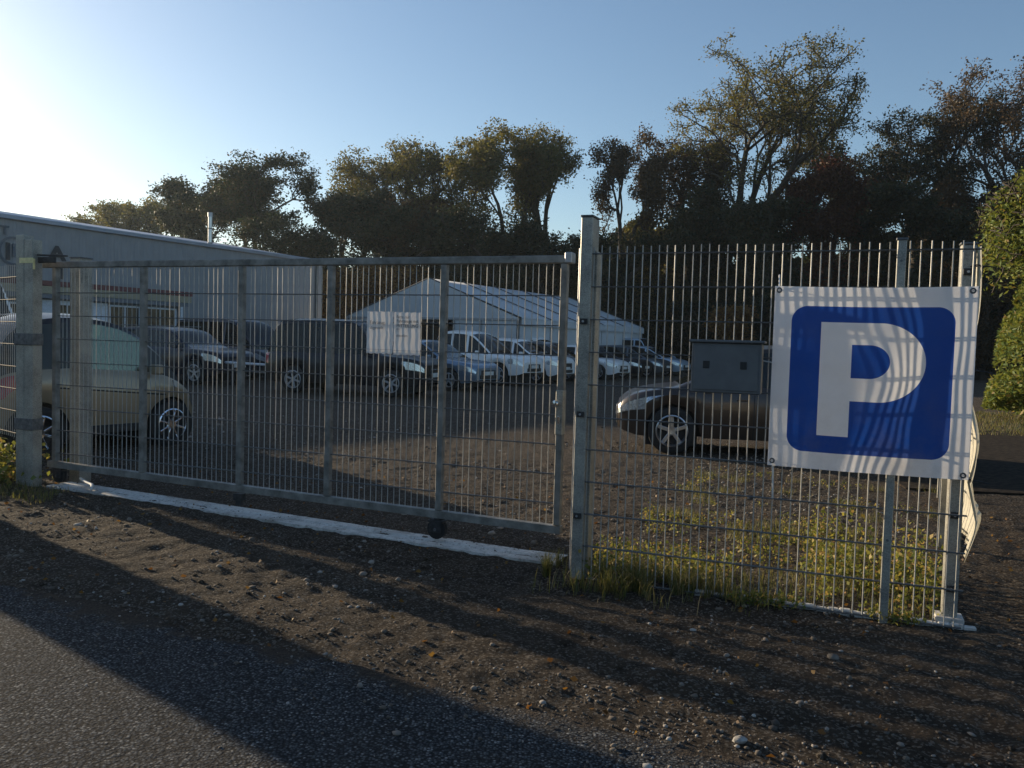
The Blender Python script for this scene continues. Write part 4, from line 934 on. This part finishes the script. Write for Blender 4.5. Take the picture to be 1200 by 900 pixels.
# ------------------------------------------------------------------ trees
def leaves_mesh(name, centres, size, mat, r, flat=0.0, aspect=1.7):
    n = len(centres); a = r.normal(size=(n, 3)); a[:, 2] *= (1 - flat); a /= np.linalg.norm(a, axis=1)[:, None] + 1e-9
    b = np.cross(a, r.normal(size=(n, 3))); b /= np.linalg.norm(b, axis=1)[:, None] + 1e-9
    s = size * (0.6 + 0.8 * r.random(n))[:, None]
    a = a * s * aspect / 2; b = b * s / 2
    nrm = np.cross(a, b); nrm /= np.linalg.norm(nrm, axis=1)[:, None] + 1e-9
    V = np.stack([centres - a, centres + b - nrm * s * .15, centres + a, centres - b - nrm * s * .15], 1).reshape(-1, 3)
    F = np.arange(n * 4).reshape(-1, 4); return np_mesh(name, V, F, mat)
def tree_skeleton(r, levels, spread, up, trunk_frac, nchild):
    """segments (p0,p1,r0,r1,level) and tips in a unit-ish space"""
    segs = []; tips = []; bid = [0]
    def grow(p, d, L, rad, lv):
        bid[0] += 1; me_ = bid[0]
        n = 4 if lv < 2 else 3; q = p.copy(); dd = d.copy(); r0 = rad
        for k in range(n):
            dd = dd + r.normal(size=3) * (.10 + .06 * lv) + np.array([0, 0, up * .10 * (1 if lv else .3)]); dd /= np.linalg.norm(dd)
            q2 = q + dd * L / n; r1 = rad * (1 - .42 * (k + 1) / n); segs.append((q.copy(), q2.copy(), r0, r1, lv)); q, r0 = q2, r1
            if lv >= 1 and lv < levels and k < n - 1 and r.random() < .62:
                ax = np.cross(dd, r.normal(size=3)); ax /= np.linalg.norm(ax) + 1e-9
                a = spread * (.8 + .6 * r.random()); nd = dd * math.cos(a) + ax * math.sin(a); grow(q, nd, L * (.5 + .25 * r.random()), r1 * .55, lv + 1)
            if lv >= levels - 1: tips.append((*segs[-1][0], *segs[-1][1], me_))
        if lv < levels:
            c = nchild + (1 if r.random() < .35 else 0); ph = r.random() * 2 * PI
            e1 = np.cross(dd, [.3, .8, .1]); e1 /= np.linalg.norm(e1); e2 = np.cross(dd, e1)
            for k in range(c):
                a = spread * (.55 + .7 * r.random()); t = ph + 2 * PI * k / c + r.normal() * .3
                nd = dd * math.cos(a) + (e1 * math.cos(t) + e2 * math.sin(t)) * math.sin(a)
                grow(q, nd, L * (.62 + .28 * r.random()), r0 * (.72 if k else .85), lv + 1)
    grow(np.zeros(3), np.array([0, 0, 1.0]), trunk_frac, .035, 0)
    return segs, np.array(tips)
def seg_mesh(name, segs, mat, smin=0):
    V = []; F = []; n0 = 0
    for n, grp in ((6, [s for s in segs if s[4] < 2]), (3, [s for s in segs if s[4] >= 2])):
        if not grp: continue
        P0 = np.array([s[0] for s in grp]); P1 = np.array([s[1] for s in grp]); R0 = np.array([s[2] for s in grp]); R1 = np.array([s[3] for s in grp])
        d = P1 - P0; d /= np.linalg.norm(d, axis=1)[:, None] + 1e-9; ref = np.where(np.abs(d[:, 2:3]) < .9, [[0, 0, 1.0]], [[1.0, 0, 0]])
        a = np.cross(d, ref); a /= np.linalg.norm(a, axis=1)[:, None]; b = np.cross(a, d)
        ang = np.arange(n) * 2 * PI / n; ring = a[:, None] * np.cos(ang)[None, :, None] + b[:, None] * np.sin(ang)[None, :, None]
        vv = np.concatenate([P0[:, None] + ring * R0[:, None, None], P1[:, None] + ring * R1[:, None, None]], 1).reshape(-1, 3)
        k = np.arange(n); base = np.stack([k, (k + 1) % n, n + (k + 1) % n, n + k], 1); ff = (base[None] + 2 * n * np.arange(len(grp))[:, None, None]).reshape(-1, 4) + n0
        V.append(vv); F.append(ff); n0 += len(vv)
    return np_mesh(name, np.concatenate(V), np.concatenate(F), mat, True)
def tree(label, x, y, h, wd, leaf, nleaf, lsize, seed, levels=5, spread=.55, up=1.0, trunk=.30, nchild=2, clump=.06, low=0.0, group='trees along the back of the car park', name='tree', flat=.3, lean=0.0, dp=None, rad=1.0, cut=0.0, cat='tree', taper=0.0, aspect=1.7):
    r = np.random.default_rng(seed); segs, tips = tree_skeleton(r, levels, spread, up, trunk, nchild)
    zmax = np.percentile(tips[:, 5], 91); half = np.percentile(np.abs(tips[:, 3]), 90); hy = np.percentile(np.abs(tips[:, 4]), 90)
    def soft(v): a = np.abs(v); return np.sign(v) * np.where(a < .6, a, .6 + .4 * np.tanh((a - .6) / .62))
    def tf(p):
        q = p / np.array([half, hy, zmax]); q[..., 0] = soft(q[..., 0]) * wd / 2 * .97; q[..., 1] = soft(q[..., 1]) * (dp or wd) / 2
        q[..., 2] = soft(q[..., 2]) * h * 1.03; return q
    T0 = h * rad
    segs = [(tf(a), tf(b), ra * T0 * .75 + .019, rb * T0 * .75 + .016, lv) for a, b, ra, rb, lv in segs]; ta, tb, tid = tf(tips[:, :3]), tf(tips[:, 3:6]), tips[:, 6].astype(int)
    t = thing(name, label, cat, (x, y, 0), 0, group)
    link('trunk', seg_mesh('trunk', segs, M['bark']), t)
    nleaf = int(nleaf * (2.2 if lsize > .15 else 1)); lsize = lsize * .52 if lsize > .15 else lsize
    bw = r.random(tid.max() + 1) ** .9 + .06; wt = bw[tid] * np.linalg.norm(tb - ta, axis=1) ** .7; k = r.choice(len(tips), nleaf, p=wt / wt.sum())
    c = ta[k] + (tb - ta)[k] * r.random((nleaf, 1)) + np.clip(r.normal(size=(nleaf, 3)), -1.6, 1.6) * np.array([1, 1, .6]) * (.22 + clump * .26 * h * r.random((len(tips), 1))[k])
    if low > 0:   # dense lower skirt of side shoots
        m = int(nleaf * low); an = r.random(m) * 2 * PI; rr = np.sqrt(r.random(m)) * wd * .42; zz = h * (.04 + .62 * r.random(m))
        zz = zz * (1 - .35 * (rr / (wd * .42)) ** 2) * (1 + .3 * np.sin(an * 3 + seed)); cl = np.stack([rr * np.cos(an), rr * np.sin(an), zz], 1); nz = vnoise(cl[:, 0] + 50, cl[:, 2] + 50 + cl[:, 1] * .3, wd * .09, seed) ; c = np.concatenate([c, cl[nz > -.12]])
    c = c[c[:, 2] > h * cut]
    if taper: c[:, :2] *= (1 + taper * .4 - taper * c[:, 2:3] / h)
    link('crown', leaves_mesh('crown', c, lsize, M[leaf], r, flat, aspect), t); return t
def PXY(px, Y): return ((px - 600) / 980 * Y)
def HT(px, py, Y): return (403 + .0288 * (px - 600) - py) / 980 * Y + H
def build_trees():
    T = [ # label, px, width px, top y, Y, leaf, nleaf, lsize, kwargs
        ('faint olive tree farthest left above the warehouse roof', 90, 120, 224, 88, 'leaf_olive', 7000, .30, dict(spread=.6)),
        ('thin olive tree beyond the warehouse, second from the left', 155, 85, 218, 84, 'leaf_olive', 6000, .28, dict(spread=.5)),
        ('bushy dark olive tree left of the flue pipe', 228, 105, 192, 66, 'leaf_dark', 11000, .24, dict(spread=.6, low=.4)),
        ('broad dark green tree right behind the flue pipe', 300, 165, 173, 64, 'leaf_dark', 12500, .22, dict(spread=.65, low=.4)),
        ('compact blackish tree right of the broad dark tree', 395, 120, 200, 62, 'leaf_dark', 16000, .24, dict(spread=.6, low=1.1)),
        ('airy tree with thin brown crown left of the marquee peak', 440, 118, 156, 66, 'leaf_olive', 6500, .22, dict(spread=.5, clump=.045)),
        ('airy spreading tree directly above the marquee peak', 508, 122, 147, 65, 'leaf_olive', 7500, .22, dict(spread=.5, clump=.045)),
        ('full olive yellow tree with rounded crown above the marquee roof', 575, 145, 130, 61, 'leaf_olive', 14000, .22, dict(spread=.62, low=.6)),
        ('slender feathery tree at the right side of the olive yellow tree', 638, 85, 128, 63, 'leaf_olive', 6500, .21, dict(spread=.42, clump=.04)),
        ('slim dark tree standing directly behind the gate catch post', 718, 105, 136, 60, 'leaf_brown', 6500, .20, dict(spread=.48, clump=.04)),
        ('brownish open tree between the slim dark tree and the tallest tree', 795, 120, 125, 60, 'leaf_brown', 7500, .21, dict(spread=.5, clump=.042)),
        ('tallest tree with wide airy crown high above the fence', 852, 245, 50, 57, 'leaf_olive', 14500, .18, dict(spread=.62, clump=.030, trunk=.34, levels=5)),
        ('dark narrow tree half hidden behind the right side of the tallest tree', 1000, 110, 150, 62, 'leaf_dark', 9000, .22, dict(spread=.5, clump=.04)),
        ('dark clumpy tree right of the tallest tree', 1062, 135, 82, 57, 'leaf_dark', 8500, .20, dict(spread=.6, clump=.035)),
        ('large brown leaved tree at the right edge of the picture', 1178, 190, 34, 56, 'leaf_brown', 8500, .20, dict(spread=.65, clump=.035)),
        ('dense brown tree beyond the right edge of the picture', 1290, 150, 90, 58, 'leaf_brown', 15000, .24, dict(spread=.6, low=.3)),
    ]
    for i, (lb, px, wp, ty, Y, lf, n, ls, kw) in enumerate(T):
        tree(lb, PXY(px, Y), Y, HT(px, ty, Y), wp * Y / 980, lf, n, ls, 100 + i * 7, **kw)
    B = [ # understory
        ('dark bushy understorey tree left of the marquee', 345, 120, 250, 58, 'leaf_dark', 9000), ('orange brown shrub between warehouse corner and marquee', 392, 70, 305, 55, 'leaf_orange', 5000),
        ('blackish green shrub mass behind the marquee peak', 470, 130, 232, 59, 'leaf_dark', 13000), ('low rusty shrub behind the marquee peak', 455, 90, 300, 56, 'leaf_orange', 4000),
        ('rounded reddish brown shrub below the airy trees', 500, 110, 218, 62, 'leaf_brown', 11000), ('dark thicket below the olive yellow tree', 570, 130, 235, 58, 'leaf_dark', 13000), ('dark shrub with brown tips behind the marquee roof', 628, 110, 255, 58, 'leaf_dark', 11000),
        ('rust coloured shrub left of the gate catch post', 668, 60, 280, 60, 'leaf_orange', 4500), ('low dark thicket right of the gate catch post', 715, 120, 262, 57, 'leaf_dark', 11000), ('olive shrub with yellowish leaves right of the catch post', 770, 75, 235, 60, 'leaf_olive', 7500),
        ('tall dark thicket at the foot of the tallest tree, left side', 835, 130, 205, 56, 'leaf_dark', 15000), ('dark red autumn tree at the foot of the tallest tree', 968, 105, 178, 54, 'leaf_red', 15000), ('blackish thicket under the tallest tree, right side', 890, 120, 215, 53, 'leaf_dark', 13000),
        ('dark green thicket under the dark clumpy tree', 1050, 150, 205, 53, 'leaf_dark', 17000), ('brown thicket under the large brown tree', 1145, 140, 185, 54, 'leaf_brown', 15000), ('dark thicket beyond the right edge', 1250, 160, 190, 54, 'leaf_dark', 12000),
        ('small yellow leaved bush behind the meter box', 858, 60, 352, 50, 'leaf_orange', 2500), ('yellowish bush behind the sign pole', 1000, 70, 345, 50, 'leaf_orange', 2500)]
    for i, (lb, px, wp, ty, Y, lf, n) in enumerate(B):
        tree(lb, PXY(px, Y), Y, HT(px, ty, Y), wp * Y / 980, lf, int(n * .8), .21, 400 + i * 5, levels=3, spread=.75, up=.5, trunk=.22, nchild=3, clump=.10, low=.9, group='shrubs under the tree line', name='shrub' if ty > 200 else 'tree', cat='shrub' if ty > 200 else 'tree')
    # continuous far wood behind everything
    r = np.random.default_rng(55); n = 150000; X = r.uniform(-60, 75, n); Y = r.uniform(66, 76, n); top = 7.5 + 2.2 * (X > 2) + 5 * vnoise(X + 100, X * 0, 7, 3) + 2.5 * vnoise(X + 100, X * 0, 2, 4) + np.clip(X * .06, -1, 3)
    top = np.where(X < -22, top * .86, top); Z = r.random(n) ** .8 * top + .1
    nz = vnoise(X + 60, Z * 1.3 + 90, 1.6, 8); k = (nz > -.38)
    o = link('wood', leaves_mesh('wood', np.stack([X, Y, Z], 1)[k], .5, M['leaf_dark'], r)); tag(o, 'dark continuous wood closing the view behind the nearer trees', 'wood', kind='stuff')
    n = 60000; th = r.uniform(PI * .98, PI * 2.12, n); rad_ = r.uniform(38, 48, n); hh = 4.5 + 3 * vnoise(th * 30 + 9, th * 0, 2, 77) + 3 * vnoise(th * 30, th * 0, .6, 78)  # unseen wood added behind the camera to darken reflections and deepen shade
    o = link('wood', leaves_mesh('wood', np.stack([rad_ * np.cos(th), rad_ * np.sin(th), r.random(n) ** .8 * hh], 1), .9, M['leaf_olive'], r)); tag(o, 'band of wood on the other side of the road behind the photographer', 'wood', kind='stuff')
    for i, (q_, hh) in enumerate(((6.9, 9.8), (8.8, 10.9), (10.9, 11.9), (13.2, 12.2), (15.6, 12.3))):  # unseen row added so its shadow darkens the back of the yard
        tree(['lowest tree of the row hidden beyond the left edge, west of the warehouse', 'second tree of the hidden row west of the warehouse', 'middle tree of the hidden row west of the warehouse', 'fourth tree of the hidden row west of the warehouse', 'tallest tree at the far end of the hidden row west of the warehouse'][i],
             -40 + .605 * (q_ - 7.7), 40 + .797 * (q_ - 7.7), hh, 3.6, 'leaf_dark', 9000, .3, 700 + i, levels=3, spread=.7, nchild=3, clump=.10, low=.9, group='row of trees west of the warehouse', dp=3.6)
    # bright green tree at the right edge
    Y = 19.0; x = PXY(1297, Y)
    t = tree('bright green feathery tree at the right edge behind the banner', x, Y, HT(1210, 150, Y), 5.0, 'leaf_green', 140000, .050, 901, levels=5, spread=.8, up=.6, trunk=.2, nchild=3, clump=.055, low=.9, group='trees right of the fence', cut=.03, taper=.45, aspect=2.6)
    t = tree('green tree beyond the right edge of the picture', x + 4, Y - 1.0, 5.6, 4.2, 'leaf_green', 45000, .075, 903, levels=4, spread=.8, up=.6, trunk=.2, nchild=3, clump=.08, low=.9, group='trees right of the fence', cut=.03, aspect=2.4)
build_trees()

# ------------------------------------------------------------------ weeds and grass
def blades(X, Y, hmin, hmax, w_, r, Zf=gh, lean=.5):
    n = len(X); h = r.uniform(hmin, hmax, n); a = r.random(n) * 2 * PI; l = r.random(n) * lean * h; Z = Zf(X, Y) - .01
    dx, dy = np.cos(a), np.sin(a); px, py = -dy * w_ / 2, dx * w_ / 2
    b0 = np.stack([X - px, Y - py, Z], 1); b1 = np.stack([X + px, Y + py, Z], 1); m = np.stack([X + dx * l * .35, Y + dy * l * .35, Z + h * .6], 1); t = np.stack([X + dx * l, Y + dy * l, Z + h], 1)
    off = np.stack([px, py, px * 0], 1) * .8
    V = np.stack([b0, b1, m + off, m - off, t + off * .15, t - off * .15], 1).reshape(-1, 3)
    i = 6 * np.arange(n)[:, None]; F = np.concatenate([i + [[0, 1, 2, 3]], i + [[3, 2, 4, 5]]]); return V, F
def build_weeds():
    r = np.random.default_rng(12)
    def cl(n, s0, s1, n0, n1, O=MO):
        s = r.uniform(s0, s1, n); q = r.uniform(n0, n1, n); X, Y = O.x + U.x * s + N.x * q, O.y + U.y * s + N.y * q; c = MO + U * 2.10
        k = (X - c.x) * .893 - (Y - c.y) * .450 < -.03; return X[k], Y[k]
    # grass behind the right panel, in tufts
    X, Y = cl(26000, .0, 2.8, -5.0, .02); k = vnoise(X + 9, Y, .33, 41) + .25 * vnoise(X, Y, .1, 42) > .20 + .02 * np.clip((-fence_n(X, Y) - 1.2), 0, 3); X, Y = X[k], Y[k]
    V, F = blades(X, Y, .02, .09, .004, r); tag(link('grass', np_mesh('grass', V, F, M['grass_blade'])), 'sunlit grass tufts growing behind the right fence panel', 'grass', kind='stuff')
    # dense tuft at the foot of the catch post
    s = np.clip(r.normal(.30, .34, 9000), -.2, 1.3); q = r.normal(.03, .11, 9000); X, Y = MO.x + U.x * s + N.x * q, MO.y + U.y * s + N.y * q; k = vnoise(X + 5, Y + 5, .07, 71) + vnoise(X + 5, Y + 5, .22, 72) > .02; X, Y = X[k], Y[k]
    V, F = blades(X, Y, .03, .17, .005, r, lean=.9); tag(link('grass', np_mesh('grass', V, F, M['grass_blade'])), 'dark thick grass tuft around the foot of the gate catch post', 'grass', kind='stuff')
    # broad leaves: sprouts and fallen leaves
    def sprout_field(n, s0, s1, n0, n1, thr, hmax, sz, name, label, seed):
        X, Y = cl(n, s0, s1, n0, n1); kk = r.random(len(X)) < 1.15 - .85 * np.clip(-fence_n(X, Y) / 4.2, 0, 1); X, Y = X[kk], Y[kk]; ss = fence_s(X, Y); k = vnoise(X + 3, Y + 7, .30, seed) > thr - .06 + .20 * np.clip(1 - np.abs(ss - .95) / .45, 0, 1) + .03 * np.clip(-fence_n(X, Y) - .8, 0, 2); X, Y = X[k], Y[k]; m = 7
        hh = r.uniform(.03, hmax, len(X)) ; C = np.stack([np.repeat(X, m), np.repeat(Y, m), np.repeat(gh(X, Y), m) + np.repeat(hh, m) * r.random(len(X) * m) ** .6], 1)
        C[:, :2] += r.normal(size=(len(C), 2)) * .022; o = link(name, leaves_mesh(name, C, sz, M['leaf_weed'], r, .0, 1.3)); tag(o, label, 'weeds', kind='stuff')
    sprout_field(3200, -.1, 3.2, -5.0, .0, .08, .085, .015, 'weeds', 'yellow green weeds lit by the sun behind the right fence panel', 61)
    sprout_field(620, 1.3, 2.08, -2.2, -.12, -.02, .22, .018, 'weeds', 'tall green weeds inside the fence corner below the banner', 63)
    sprout_field(160, .9, 1.9, .0, .12, -.1, .08, .016, 'weeds', 'low ragged weeds in front of the fence foot', 65)
    sprout_field(300, .02, .9, -.5, .08, -.2, .22, .019, 'weeds', 'bright leafy weeds beside the gate catch post', 67)
    sprout_field(130, 1.35, 2.05, -1.2, -.1, -.3, .46, .022, 'weeds', 'tallest leafy stalks standing inside the fence corner', 69)
    # small shrub at the far left foot
    X = r.normal(-4.62, .22, 900); Y = r.normal(7.35, .16, 900); C = np.stack([X, Y, gh(X, Y) + r.random(900) ** 1.3 * .34], 1)
    tag(link('weeds', leaves_mesh('weeds', C, .04, M['leaf_weed'], r, .0, 1.3)), 'sunlit weeds at the foot of the left guide post', 'weeds', kind='stuff')
    X = r.uniform(-5.2, -3.7, 1600); Y = 6.95 + (X + 4.2) * -.39 + r.normal(0, .13, 1600); V, F = blades(X, Y, .02, .07, .005, r)
    tag(link('grass', np_mesh('grass', V, F, M['grass_blade'])), 'short dry grass in front of the left guide post', 'grass', kind='stuff')
    # fallen leaves on the verge and yard
    X, Y = scatter(900, -5, 4.5, 2.6, 9); k = roadd(X, Y) < 0; C = np.stack([X, Y, gh(X, Y) + .008], 1)[k]
    tag(link('fallen_leaves', leaves_mesh('fallen_leaves', C, .022, M['leaf_orange'], r, .9, 1.3)), 'small fallen autumn leaves strewn over the dirt', 'leaves', kind='stuff')
    # grass strip below the green tree
    X, Y = scatter(30000, 6.5, 24, 15.4, 22); V, F = blades(X, Y, .02, .09, .012, r, lambda a, b: np.zeros_like(a)); tag(link('grass', np_mesh('grass', V, F, M['grass_blade'])), 'grass strip under the bright green tree at the right edge', 'grass', kind='stuff')
build_weeds()

# ------------------------------------------------------------------ air
def build_haze(dens=0.00035):
    m = bpy.data.materials.new('haze'); m.use_nodes = True; t = m.node_tree; t.nodes.clear()
    o = t.nodes.new('ShaderNodeOutputMaterial'); v = t.nodes.new('ShaderNodeVolumePrincipled')
    v.inputs['Color'].default_value = (0.72, 0.87, 1.0, 1); v.inputs['Density'].default_value = dens; v.inputs['Anisotropy'].default_value = 0.5
    t.links.new(v.outputs[0], o.inputs['Volume'])
    b = MB().box((0, 20, 13), (1900, 1950, 28)).build('haze', m); tag(b, kind='stuff'); b['label'] = 'thin evening haze filling the air over the whole place'
build_haze()
